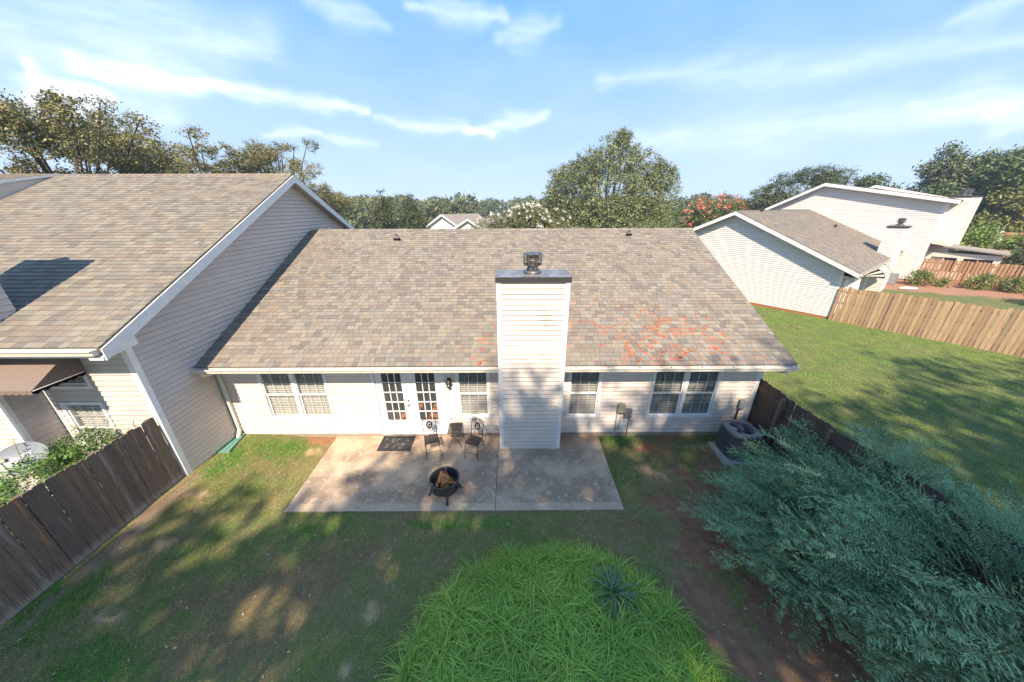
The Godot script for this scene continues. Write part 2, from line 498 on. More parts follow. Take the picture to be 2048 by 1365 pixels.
func lawn(x: float, z: float) -> Array:          # [earth colour, grass colour, how thick the grass stands]
	var a := nz1.get_noise_2d(x, z)
	var b := nz2.get_noise_2d(x, z)
	var e := nz3.get_noise_2d(x, z)
	var q := nb(x, z)
	var earth := Color(0.252, 0.198, 0.102).lerp(Color(0.168, 0.162, 0.060), clampf(0.5 + a + 0.5 * b, 0, 1))
	var blade := Color(0.288, 0.228, 0.096).lerp(Color(0.168, 0.258, 0.046), clampf(0.58 + 0.9 * a + 0.7 * b, 0, 1))
	var thick := 0.85 + 0.3 * b
	if x > 7.3 or z < -0.3:
		earth = Color(0.11, 0.14, 0.036).lerp(Color(0.16, 0.16, 0.055), clampf(0.4 + b, 0, 1))
		blade = Color(0.156, 0.300, 0.038).lerp(Color(0.240, 0.300, 0.070), clampf(0.35 + 0.8 * a + 0.6 * b, 0, 1))
		thick = 1.0
		if q.x > 0.0:
			var bed := smooth((q.y + 1.0) / 0.6) * smooth((q.x - 9.6 - 0.35 * q.y + b) / 0.5)
			earth = earth.lerp(Color(0.36, 0.19, 0.12), bed)
			thick *= 1.0 - bed
		return [earth, blade, thick]
	for s in SPOTS:
		var d := Vector2((x - s[0]) / s[2], (z - s[1]) / s[3]).length() + 0.8 * b + 0.55 * e
		if d > 1.15: continue
		var w := smooth((1.15 - d) / 0.45)
		match s[4]:
			0: earth = earth.lerp(Color(0.56, 0.385, 0.22), w * clampf(0.65 + 1.2 * e, 0.2, 1.0)); thick *= 1.0 - 0.75 * w
			1: earth = earth.lerp(Color(0.36, 0.16, 0.075), w); thick *= 1.0 - 0.8 * w
			2: blade = blade.lerp(Color(0.10, 0.25, 0.022), w); earth = earth.lerp(Color(0.09, 0.14, 0.028), w); thick = lerpf(thick, 1.2, w)
			3: earth = earth.lerp(Color(0.24, 0.11, 0.06).lerp(Color(0.33, 0.185, 0.11), clampf(0.5 + e, 0, 1)), w); thick *= 1.0 - 0.93 * w
			4: earth = earth.lerp(Color(0.26, 0.19, 0.13), w); thick *= 1.0 - 0.75 * w
			5: blade = blade.lerp(Color(0.26, 0.19, 0.085), 0.7 * w); earth = earth.lerp(Color(0.24, 0.165, 0.085), w)
	return [earth, blade, thick]

func axis_lines(a: float, b: float, fine_from: float, fine_to: float, mid_from: float, mid_to: float, fine: float, mid: float) -> PackedFloat32Array:
	var out := PackedFloat32Array()
	var x := a
	while x < b:
		out.append(x)
		if x >= fine_from and x < fine_to: x += fine
		elif x >= mid_from and x < mid_to: x = minf(x + mid, fine_from) if x < fine_from else x + mid
		elif x < mid_from: x = minf(x + maxf(2.0, (mid_from - x) * 0.3), mid_from)
		else: x += maxf(2.0, (x - mid_to) * 0.35)
	out.append(b)
	return out

func make_ground() -> void:
	var xs := axis_lines(-420, 420, -8.2, 7.4, -20, 40, 0.075, 0.4)
	var zs := axis_lines(-420, 80, -0.4, 6.6, -24, 14, 0.075, 0.4)
	var nxs := xs.size()
	var v := PackedVector3Array()
	var c := PackedColorArray()
	var idx := PackedInt32Array()
	for z in zs:
		for x in xs:
			v.append(Vector3(x, ground_y(x, z), z))
			c.append(lawn(x, z)[0])
	for j in zs.size() - 1:
		for i in nxs - 1:
			var p := j * nxs + i
			idx.append_array([p, p + 1, p + nxs + 1, p, p + nxs + 1, p + nxs])
	var st := SurfaceTool.new()
	var arr := []
	arr.resize(Mesh.ARRAY_MAX)
	arr[Mesh.ARRAY_VERTEX] = v
	arr[Mesh.ARRAY_COLOR] = c
	arr[Mesh.ARRAY_INDEX] = idx
	var raw := ArrayMesh.new()
	raw.add_surface_from_arrays(Mesh.PRIMITIVE_TRIANGLES, arr)
	st.create_from(raw, 0)
	st.generate_normals()
	var am := st.commit()
	am.surface_set_material(0, mat(Color(1, 1, 1), 0.95, grain(71, 0.09, 0.75, 1.0, 4), Vector3(1.7, 1.7, 1.7), bumps(72, 0.1, 3.0), 0.7))
	var o := MeshInstance3D.new()
	o.mesh = am
	o.name = "ground"
	add_child(o)
	tag(o, "lawn and bare earth of the back yards", "ground", "", "structure")

func tuft_mesh(k: int, h: float, w: float, sd: int) -> ArrayMesh:
	var r := RandomNumberGenerator.new()
	r.seed = sd
	var mb := MB.new()
	for i in k:
		var a := r.randf() * TAU
		var d := Vector3(cos(a), 0, sin(a))
		var s := Vector3(-d.z, 0, d.x) * w * r.randf_range(0.6, 1.2)
		var p := Vector3(r.randf_range(-1, 1), 0, r.randf_range(-1, 1)) * 0.05
		var tip := p + d * h * r.randf_range(0.3, 1.0) + Vector3.UP * h * r.randf_range(0.2, 0.65)
		mb.col = Color(1, 1, 1) * r.randf_range(0.7, 1.15)
		mb.tri(p - s, p + s, tip)
	return mb.mesh(M.tuft)

func make_lawn_grass() -> void:
	rng.seed = 301
	var trs := []
	var cols := []
	for k in 120000:
		var x := rnd(-7.75, 7.0)
		var z := rnd(0.03, 6.3)
		if x > -5.03 and x < 2.62 and z < 2.46: continue
		var L := lawn(x, z)
		if rng.randf() > L[2]: continue
		if Vector2((x - 0.75) / 2.2, (z - 5.6) / 2.1).length() < 1.0: continue
		var s := rnd(0.6, 1.15)
		trs.append(Transform3D(Basis(Vector3.UP, rng.randf() * TAU).scaled(Vector3(s, s * rnd(0.6, 1.2), s)), Vector3(x, ground_y(x, z) - 0.003, z)))
		cols.append((L[1] * rnd(0.7, 1.35)).lerp(Color(0.45, 0.36, 0.17), 0.0 if rng.randf() < 0.8 else 0.8))
	tag(scatter("lawn_grass", tuft_mesh(9, 0.05, 0.0045, 5), trs, cols), "short patchy brown and green lawn around the concrete patio", "grass", "", "stuff")
	var lt := []
	var lc := []
	for k in 420:
		var x := rnd(-7.6, 6.8)
		var z := rnd(0.1, 6.2)
		if x > -5.03 and x < 2.62 and z < 2.46 and rng.randf() > 0.12: continue
		var on := x > -5.0 and x < 2.58 and z < 2.44
		var y := 0.1 * (1.0 - z / 2.45) + 0.004 if on else ground_y(x, z) + 0.02
		var s := rnd(0.012, 0.03)
		lt.append(Transform3D(Basis.from_euler(Vector3(rnd(-0.3, 0.3), rng.randf() * TAU, rnd(-0.3, 0.3))).scaled(Vector3(s, s, s)), Vector3(x, y, z)))
		lc.append(Color(0.42, 0.30, 0.16).lerp(Color(0.6, 0.5, 0.36), rng.randf()))
	var lm := MB.new()
	lm.quad(Vector3(-1, 0, 0), Vector3(-0.1, 0.2, 0.6), Vector3(1.1, 0.1, 0), Vector3(0, 0.25, -0.55))
	tag(scatter("fallen_leaves", lm.mesh(M.tuft), lt, lc), "dry tan leaves strewn over the lawn and patio", "leaves", "", "stuff")
	trs = []
	cols = []
	for k in 60000:
		var x := rnd(7.45, 24.0)
		var z := rnd(-14.0, 6.0)
		var q := nb(x, z)
		if q.x > -0.15: continue
		var L := lawn(x, z)
		var s := rnd(0.9, 1.6)
		trs.append(Transform3D(Basis(Vector3.UP, rng.randf() * TAU).scaled(Vector3(s, s * rnd(0.6, 1.1), s)), Vector3(x, ground_y(x, z) - 0.003, z)))
		cols.append(L[1] * rnd(0.8, 1.2))
	tag(scatter("mown_grass", tuft_mesh(10, 0.04, 0.006, 6), trs, cols), "greener mown grass between the yard fence and the next house", "grass", "", "stuff")

# ---------------------------------------------------------------- walls of lapped siding
func free_rects(s0: float, s1: float, y0: float, y1: float, holes: Array) -> Array:
	var cuts := [s0, s1]
	for h in holes:
		for e in [h[0], h[1]]:
			if e > s0 and e < s1: cuts.append(e)
	cuts.sort()
	var out := []
	for i in cuts.size() - 1:
		var a: float = cuts[i]
		var b: float = cuts[i + 1]
		if b - a < 0.004: continue
		var spans := [[y0, y1]]
		for h in holes:
			if h[0] < (a + b) * 0.5 and h[1] > (a + b) * 0.5:
				var nx := []
				for sp in spans:
					if h[2] > sp[0]: nx.append([sp[0], minf(sp[1], h[2])])
					if h[3] < sp[1]: nx.append([maxf(sp[0], h[3]), sp[1]])
				spans = nx
		for sp in spans:
			if sp[1] - sp[0] > 0.006: out.append([a, b, sp[0], sp[1]])
	# join neighbours of the same height
	var joined := []
	for r in out:
		var done := false
		for q in joined:
			if absf(q[1] - r[0]) < 0.001 and absf(q[2] - r[2]) < 0.001 and absf(q[3] - r[3]) < 0.001:
				q[1] = r[1]; done = true
		if not done: joined.append(r)
	return joined

# lo / hi: Callables giving the wall's ends along S at height y
func siding(parent: Node, o: Vector3, S: Vector3, N: Vector3, lo: Callable, hi: Callable, y0: float, y1: float, holes: Array, m: Material, lap := 0.125, joint := 0.0) -> void:
	var y := y0
	while y < y1 - 0.01:
		var ya := y
		var yb := minf(y + lap, y1)
		var sa: float = minf(lo.call(ya), lo.call(yb))
		var sb: float = maxf(hi.call(ya), hi.call(yb))
		var hs := holes.duplicate()
		if joint > 0.0 and sb - sa > 2.0:
			var j := sa + rnd(0.3, joint)
			while j < sb - 0.3:
				hs.append([j, j + 0.004, ya - 1.0, yb + 1.0])
				j += joint
		for r in free_rects(sa, sb, ya, yb, hs):
			var a0 := maxf(r[0], lo.call(r[2]))
			var b0 := minf(r[1], hi.call(r[2]))
			var a1 := maxf(r[0], lo.call(r[3]))
			var b1 := minf(r[1], hi.call(r[3]))
			if b0 - a0 < 0.01 and b1 - a1 < 0.01: continue
			if b1 < a1: a1 = (a1 + b1) * 0.5; b1 = a1
			if b0 < a0: a0 = (a0 + b0) * 0.5; b0 = a0
			if r[3] > yb - 0.001: r[3] -= 0.007 + 0.02 * (lap - 0.125)
			var t0 = 0.026 - 0.023 * (r[2] - ya) / lap
			var t1 = 0.026 - 0.023 * (r[3] - ya) / lap
			var mb := MB.new()
			mb.col = Color(1, 1, 1) * rnd(0.95, 1.0)
			var P := func(s: float, yy: float, t: float) -> Vector3: return o + S * s + Vector3.UP * yy + N * t
			var lip: float = 0.017 if r[2] < ya + 0.001 else 0.0      # rolled lower edge of the lap
			var yl: float = minf(r[2] + lip, r[3] - 0.002)
			var f: float = (yl - r[2]) / maxf(r[3] - r[2], 0.001)
			var al := lerpf(a0, a1, f)
			var bl := lerpf(b0, b1, f)
			var tb: float = t0 - 0.013 if lip > 0.0 else t0
			mb.quad(P.call(al, yl, t0), P.call(bl, yl, t0), P.call(b1, r[3], t1), P.call(a1, r[3], t1))
			if lip > 0.0: mb.quad(P.call(a0, r[2], tb), P.call(b0, r[2], tb), P.call(bl, yl, t0), P.call(al, yl, t0))
			mb.quad(P.call(b0, r[2], -0.004), P.call(b0, r[2], tb), P.call(a0, r[2], tb), P.call(a0, r[2], -0.004))
			mb.quad(P.call(a0, r[2], -0.004), P.call(a0, r[2], tb), P.call(a1, r[3], t1), P.call(a1, r[3], -0.004))
			mb.quad(P.call(b0, r[2], tb), P.call(b0, r[2], -0.004), P.call(b1, r[3], -0.004), P.call(b1, r[3], t1))
			obj("plank", mb, m, parent)
		y += lap

func flat(v: float) -> Callable:
	return func(_y: float) -> float: return v

# ---------------------------------------------------------------- roofs
const TONES := [Color(0.310, 0.271, 0.219), Color(0.267, 0.245, 0.211), Color(0.361, 0.323, 0.262), Color(0.297, 0.245, 0.202), Color(0.228, 0.206, 0.181), Color(0.335, 0.301, 0.254), Color(0.288, 0.271, 0.241), Color(0.344, 0.297, 0.232)]
const WIDTHS := [0.12, 0.16, 0.2, 0.26]
var shingle_meshes := {}

func shingle_into(mb: MB, o: Vector3, X: Vector3, U: Vector3, N: Vector3, w: float, e: float) -> void:
	var h := 0.015
	var a := o + X * 0.003 + N * h
	var b := o + X * (w - 0.003) + N * h
	var d := o + X * (w - 0.003) + U * (e + 0.015) + N * 0.001
	var f := o + X * 0.003 + U * (e + 0.015) + N * 0.001
	mb.quad(a, b, d, f)
	mb.quad(o + X * 0.003 - N * 0.002, o + X * (w - 0.003) - N * 0.002, b, a)
	mb.tri(a, f, o + X * 0.003 - N * 0.002)
	mb.tri(b, o + X * (w - 0.003) - N * 0.002, d)

func shingles(roof: Node, o: Vector3, X: Vector3, U: Vector3, width: float, length: float, single: int, sd: int, tint := Color(1, 1, 1), e := 0.145, wide := 1.0) -> void:
	rng.seed = sd
	var f := noise(sd, 0.5, 2)
	var N := X.cross(U).normalized()
	var B := Basis(X, U, N)
	var field := MB.new()
	var made := 0
	var rows := int(length / e)
	for r in rows:
		var s := -rnd(0.0, 0.2) if r % 2 == 0 else -rnd(0.05, 0.3)
		while s < width - 0.01:
			var wi := rng.randi() % 4
			var w: float = WIDTHS[wi] * wide
			var a := maxf(s, 0.0)
			var b := minf(s + w, width)
			s += w
			if b - a < 0.012: continue
			var k := rng.randi() % TONES.size()
			if rng.randf() < 0.25: k = int(clampf((f.get_noise_2d(a * 1.4, r * 0.5) + 0.5) * 8.0, 0, 7))
			var at := o + X * a + U * (r * e)
			if made < single and b - a > w - 0.001 and is_equal_approx(wide, 1.0):
				var key := "%d_%d_%d" % [wi, k, sd]
				if not shingle_meshes.has(key):
					var mb := MB.new()
					mb.col = TONES[k] * tint
					shingle_into(mb, Vector3.ZERO, Vector3.RIGHT, Vector3.UP, Vector3.BACK, w, e)
					shingle_meshes[key] = mb.mesh(M.shingle)
				inst("shingle", shingle_meshes[key], Transform3D(B, at), roof)
				made += 1
			else:
				field.col = TONES[k] * tint * rnd(0.92, 1.06)
				shingle_into(field, at, X, U, N, b - a, e)
	var fo := obj("shingle_courses", field, M.shingle, roof)
	tag(fo, "", "", "", "stuff")

func ridge_caps(roof: Node, a: Vector3, b: Vector3, slope_f: float, slope_b: float, tint := Color(1, 1, 1)) -> void:
	var d := (b - a).normalized()
	var side := d.cross(Vector3.UP).normalized()        # horizontal, across the ridge
	if side.z < 0: side = -side
	var ln := a.distance_to(b)
	var k := int(ln / 0.21)
	for i in k:
		var p := a + d * (ln * i / k)
		var q := a + d * (ln * (i + 1) / k + 0.02)
		var mb := MB.new()
		mb.col = TONES[rng.randi() % TONES.size()] * tint * 0.95
		var up0 := Vector3.UP * 0.03
		var up1 := Vector3.UP * 0.018
		var F := side * 0.14 - Vector3.UP * 0.14 * slope_f
		var K := -side * 0.14 - Vector3.UP * 0.14 * slope_b
		mb.quad(p + up0 + F, q + up1 + F, q + up1, p + up0)
		mb.quad(p + up0, q + up1, q + up1 + K, p + up0 + K)
		mb.quad(p + F - up0, q + F - up0, q + up1 + F, p + up0 + F)
		obj("ridge_cap", mb, M.shingle, roof)

# gutter with an open top along x
func gutter(parent: Node, x0: float, x1: float, y: float, z: float, m: Material, hangers := true) -> void:
	var g := MB.new()
	g.lim(x0, x1, y - 0.105, y - 0.1, z, z + 0.085)
	g.lim(x0, x1, y - 0.1, y + 0.01, z, z + 0.004)
	g.quad(Vector3(x0, y - 0.1, z + 0.085), Vector3(x1, y - 0.1, z + 0.085), Vector3(x1, y - 0.045, z + 0.1), Vector3(x0, y - 0.045, z + 0.1))
	g.quad(Vector3(x0, y - 0.045, z + 0.1), Vector3(x1, y - 0.045, z + 0.1), Vector3(x1, y - 0.015, z + 0.122), Vector3(x0, y - 0.015, z + 0.122))
	g.lim(x0, x1, y - 0.015, y + 0.004, z + 0.118, z + 0.126)
	g.lim(x0, x1, y - 0.0, y + 0.006, z + 0.104, z + 0.118)
	for e in [x0, x1]: g.lim(e - 0.003, e + 0.003, y - 0.1, y, z + 0.004, z + 0.1)
	var o := obj("gutter", g, m, parent)
	if hangers:
		var x := x0 + 0.3
		while x < x1 - 0.1:
			var h := MB.new()
			h.bar(Vector3(x, y + 0.012, z + 0.004), Vector3(x + 0.03, y + 0.009, z + 0.112), 0.022, 0.004)
			obj("hanger", h, M.trim, o)
			x += 0.78
	var li := MB.new()   # near black strip along the gutter floor
	li.col = Color(0.035, 0.028, 0.02)
	li.lim(x0 + 0.01, x1 - 0.01, y - 0.06, y - 0.045, z + 0.006, z + 0.095)
	obj("dark_strip", li, M.stain, o)

# ---------------------------------------------------------------- windows
func window(parent: Node, x0: float, x1: float, y0: float, y1: float, z: float, units: int, m: Material, tilt := 0.6, label := "") -> void:
	var w := group_node("window", parent)
	if label: w.set_meta("label", label)
	var c := 0.065
	var f := MB.new()
	f.lim(x0, x0 + c, y0 + c, y1 - c, z - 0.1, z + 0.035)
	f.lim(x1 - c, x1, y0 + c, y1 - c, z - 0.1, z + 0.035)
	f.lim(x0, x1, y0, y0 + c, z - 0.1, z + 0.042)
	f.lim(x0, x1, y1 - c, y1, z - 0.1, z + 0.042)
	var span := (x1 - x0 - 2 * c)
	var uw := span if units == 1 else (span - 0.1) / 2
	if units == 2: f.lim(x0 + c + uw, x0 + c + uw + 0.1, y0 + c, y1 - c, z - 0.1, z + 0.032)
	obj("frame", f, M.trim, w)
	var mid := (y0 + y1) * 0.5
	for k in units:
		var a := x0 + c + k * (uw + 0.1)
		var b := a + uw
		for half in 2:
			var ya := mid - 0.012 if half == 1 else y0 + c
			var yb := y1 - c if half == 1 else mid + 0.028
			var zz := z + 0.004 if half == 1 else z - 0.03
			var s := MB.new()
			s.lim(a, a + 0.032, ya, yb, zz - 0.022, zz)
			s.lim(b - 0.032, b, ya, yb, zz - 0.022, zz)
			s.lim(a + 0.032, b - 0.032, ya, ya + 0.04, zz - 0.022, zz)
			s.lim(a + 0.032, b - 0.032, yb - 0.032, yb, zz - 0.022, zz)
			obj("sash", s, M.trim, w)
			var g := MB.new()
			g.lim(a + 0.03, b - 0.03, ya + 0.038, yb - 0.03, zz - 0.013, zz - 0.009)
			obj("pane", g, M.glass, w)
			var u := MB.new()
			for i in [1, 2]:
				var xx := lerpf(a + 0.032, b - 0.032, i / 3.0)
				u.lim(xx - 0.007, xx + 0.007, ya + 0.04, yb - 0.032, zz - 0.02, zz - 0.015)
			var ym := (ya + yb + 0.008) * 0.5
			u.lim(a + 0.032, b - 0.032, ym - 0.007, ym + 0.007, zz - 0.0195, zz - 0.0155)
			obj("muntin", u, M.trim, w)
		var bl := MB.new()
		var y := y0 + c + 0.01
		while y < y1 - c:
			bl.col = Color(1, 1, 1) * rnd(0.86, 1.0)
			bl.box(Vector3((a + b) * 0.5, y, z - 0.085), Vector3(uw - 0.02, 0.003, 0.044), Basis(Vector3.RIGHT, tilt - 0.3 + rnd(-0.06, 0.06)))
			y += 0.056
		for i in [0.2, 0.8]: bl.lim(lerpf(a, b, i) - 0.004, lerpf(a, b, i) + 0.004, y0 + c, y1 - c, z - 0.058, z - 0.056)
		obj("blind", bl, m, w)

# ---------------------------------------------------------------- a gabled house: roof over x0..x1, eave at (ze, ye), ridge at (zr, yr), rear eave at (zb, yb)
func roof_shell(house: Node, x0: float, x1: float, ze: float, ye: float, zr: float, yr: float, zb: float, yb: float, th := 0.1) -> Node3D:
	var d := MB.new()
	var dn := Vector3(0, th, 0)
	var A := Vector3(x0, ye, ze)
	var B := Vector3(x1, ye, ze)
	var C := Vector3(x1, yr, zr)
	var D := Vector3(x0, yr, zr)
	var E := Vector3(x1, yb, zb)
	var F := Vector3(x0, yb, zb)
	d.col = Color(0.2, 0.18, 0.16)
	d.quad(A, B, C, D)
	d.quad(D, C, E, F)
	d.quad(B - dn, A - dn, D - dn, C - dn)
	d.quad(C - dn, D - dn, F - dn, E - dn)
	d.quad(A - dn, B - dn, B, A)
	d.quad(E - dn, F - dn, F, E)
	d.quad(B - dn, C - dn, C, B)
	d.quad(C - dn, E - dn, E, C)
	d.quad(D - dn, A - dn, A, D)
	d.quad(F - dn, D - dn, D, F)
	return obj("roof", d, M.shingle, house)

func rake(house: Node, x: float, s: float, ze: float, ye: float, zr: float, yr: float, zb: float, yb: float, h := 0.19) -> void:   # white boards up a gable, s = +1 / -1 the way they face
	for e in [[ze, ye], [zb, yb]]:
		var mb := MB.new()
		var p := Vector3(x + s * 0.012, e[1] - 0.01, e[0])
		var q := Vector3(x + s * 0.012, yr - 0.01, zr)
		var dn := Vector3(0, -h, 0)
		var w := Vector3(s * 0.024, 0, 0)
		for k in [0, 1]:
			var off = w * (k - 0.5) * 1.0
			if (k == 0) == (e[0] > zr): mb.quad(p + dn + off, p + off, q + off, q + dn + off)
			else: mb.quad(p + off, p + dn + off, q + dn + off, q + off)
		mb.quad(p + dn - w * 0.5, q + dn - w * 0.5, q + dn + w * 0.5, p + dn + w * 0.5)
		mb.quad(p - w * 0.5, p + w * 0.5, q + w * 0.5, q - w * 0.5)
		mb.quad(p - w * 0.5, p + w * 0.5, p + dn + w * 0.5, p + dn - w * 0.5)
		obj("rake_board", mb, M.trim, house)

func vent_hood(roof: Node, at: Vector3, k := 1.0) -> void:
	var mb := MB.new()
	var B := Basis(Vector3.RIGHT, -0.43)
	mb.box(at + Vector3(0, 0.015, 0), Vector3(0.26, 0.012, 0.3) * k, B)
	mb.tube([at, at + Vector3(0, 0.12, 0.0) * k], 0.075 * k, 0.05 * k, 10)
	mb.tube([at + Vector3(0, 0.1, 0.02) * k, at + Vector3(0, 0.2, 0.04) * k], 0.042 * k, 0.042 * k, 10)
	mb.box(at + Vector3(0, 0.09, 0.05) * k, Vector3(0.17, 0.09, 0.12) * k, B)
	obj("vent", mb, M.dark_metal, roof)

func chimney(house: Node, x0: float, x1: float, y0: float, y1: float, zb: float, zf: float, m: Material, cap_label := "") -> void:
	var ch := group_node("chimney", house)
	var core := MB.new()
	core.lim(x0 + 0.05, x1 - 0.05, y0, y1, zb + 0.02, zf - 0.05)
	obj("core", core, M.core, ch)
	siding(ch, Vector3(0, 0, zf - 0.02), Vector3.RIGHT, Vector3.BACK, flat(x0 + 0.1), flat(x1 - 0.1), y0 + 0.03, y1, [], m)
	siding(ch, Vector3(x0 + 0.02, 0, 0), Vector3.BACK, Vector3.LEFT, flat(zb), flat(zf - 0.1), y0 + 0.03, y1, [], m)
	siding(ch, Vector3(x1 - 0.02, 0, 0), Vector3.FORWARD, Vector3.RIGHT, flat(-zf + 0.1), flat(-zb), y0 + 0.03, y1, [], m)
	for e in [x0, x1]:
		var t := MB.new()
		var s := 1.0 if e == x0 else -1.0
		t.lim(minf(e, e + s * 0.1), maxf(e, e + s * 0.1), y0, y1, zf - 0.02, zf + 0.004)
		t.lim(minf(e - s * 0.004, e + s * 0.02), maxf(e - s * 0.004, e + s * 0.02), y0, y1, zf - 0.1, zf - 0.0205)
		obj("corner_trim", t, M.trim, ch)
	var c := MB.new()
	c.lim(x0 - 0.03, x1 + 0.03, y1 - 0.01, y1 + 0.1, zf - 0.03, zf + 0.035)
	c.lim(x0 - 0.03, x1 + 0.03, y1 - 0.01, y1 + 0.1, zb - 0.03, zb + 0.03)
	c.lim(x0 - 0.03, x0 + 0.02, y1 - 0.01, y1 + 0.1, zb + 0.0305, zf - 0.0305)
	c.lim(x1 - 0.02, x1 + 0.03, y1 - 0.01, y1 + 0.1, zb + 0.0305, zf - 0.0305)
	obj("cap_rim", c, M.dark_metal, ch)
	var top := MB.new()
	var k := Vector3((x0 + x1) * 0.5, y1 + 0.125, (zb + zf) * 0.5)
	var q := [Vector3(x0 - 0.025, y1 + 0.102, zf + 0.03), Vector3(x1 + 0.025, y1 + 0.102, zf + 0.03), Vector3(x1 + 0.025, y1 + 0.102, zb - 0.025), Vector3(x0 - 0.025, y1 + 0.102, zb - 0.025)]
	for i in 4: top.tri(q[i], q[(i + 1) % 4], k)
	obj("cap_top", top, M.cap, ch)
	var fl := MB.new()
	fl.lathe([Vector2(0.0, 0.0), Vector2(0.215, 0.0), Vector2(0.225, 0.04), Vector2(0.2, 0.07), Vector2(0.13, 0.1), Vector2(0.12, 0.16), Vector2(0.15, 0.19), Vector2(0.0, 0.19)], 20, k - Vector3(0, 0.02, 0))
	obj("flue", fl, M.steel, ch)
	var cg := MB.new()
	var o := k + Vector3(0, 0.165, 0)
	cg.lathe([Vector2(0.1, 0.0), Vector2(0.2, 0.005), Vector2(0.215, 0.02), Vector2(0.215, 0.035)], 20, o)
	cg.lathe([Vector2(0.15, 0.02), Vector2(0.15, 0.24)], 16, o)
	cg.lathe([Vector2(0.215, 0.245), Vector2(0.22, 0.26), Vector2(0.19, 0.285), Vector2(0.0, 0.31)], 20, o)
	for i in 12:
		var a := TAU * i / 12.0
		cg.bar(o + Vector3(cos(a) * 0.21, 0.02, sin(a) * 0.21), o + Vector3(cos(a) * 0.21, 0.25, sin(a) * 0.21), 0.012, 0.012)
	var ring := []
	for i in 24: ring.append(o + Vector3(cos(TAU * i / 24) * 0.212, 0.135, sin(TAU * i / 24) * 0.212))
	cg.tube(ring, 0.008, 0.008, 5, true)
	obj("flue_cap", cg, M.steel, ch)

func downspout(house: Node, pts: Array, m: Material) -> void:
	var mb := MB.new()
	for i in pts.size() - 1:
		var d: Vector3 = (pts[i + 1] - pts[i]).normalized() * 0.03
		mb.bar(pts[i] - d, pts[i + 1] + d, 0.075, 0.06, Vector3.BACK)
	obj("downspout", mb, m, house)

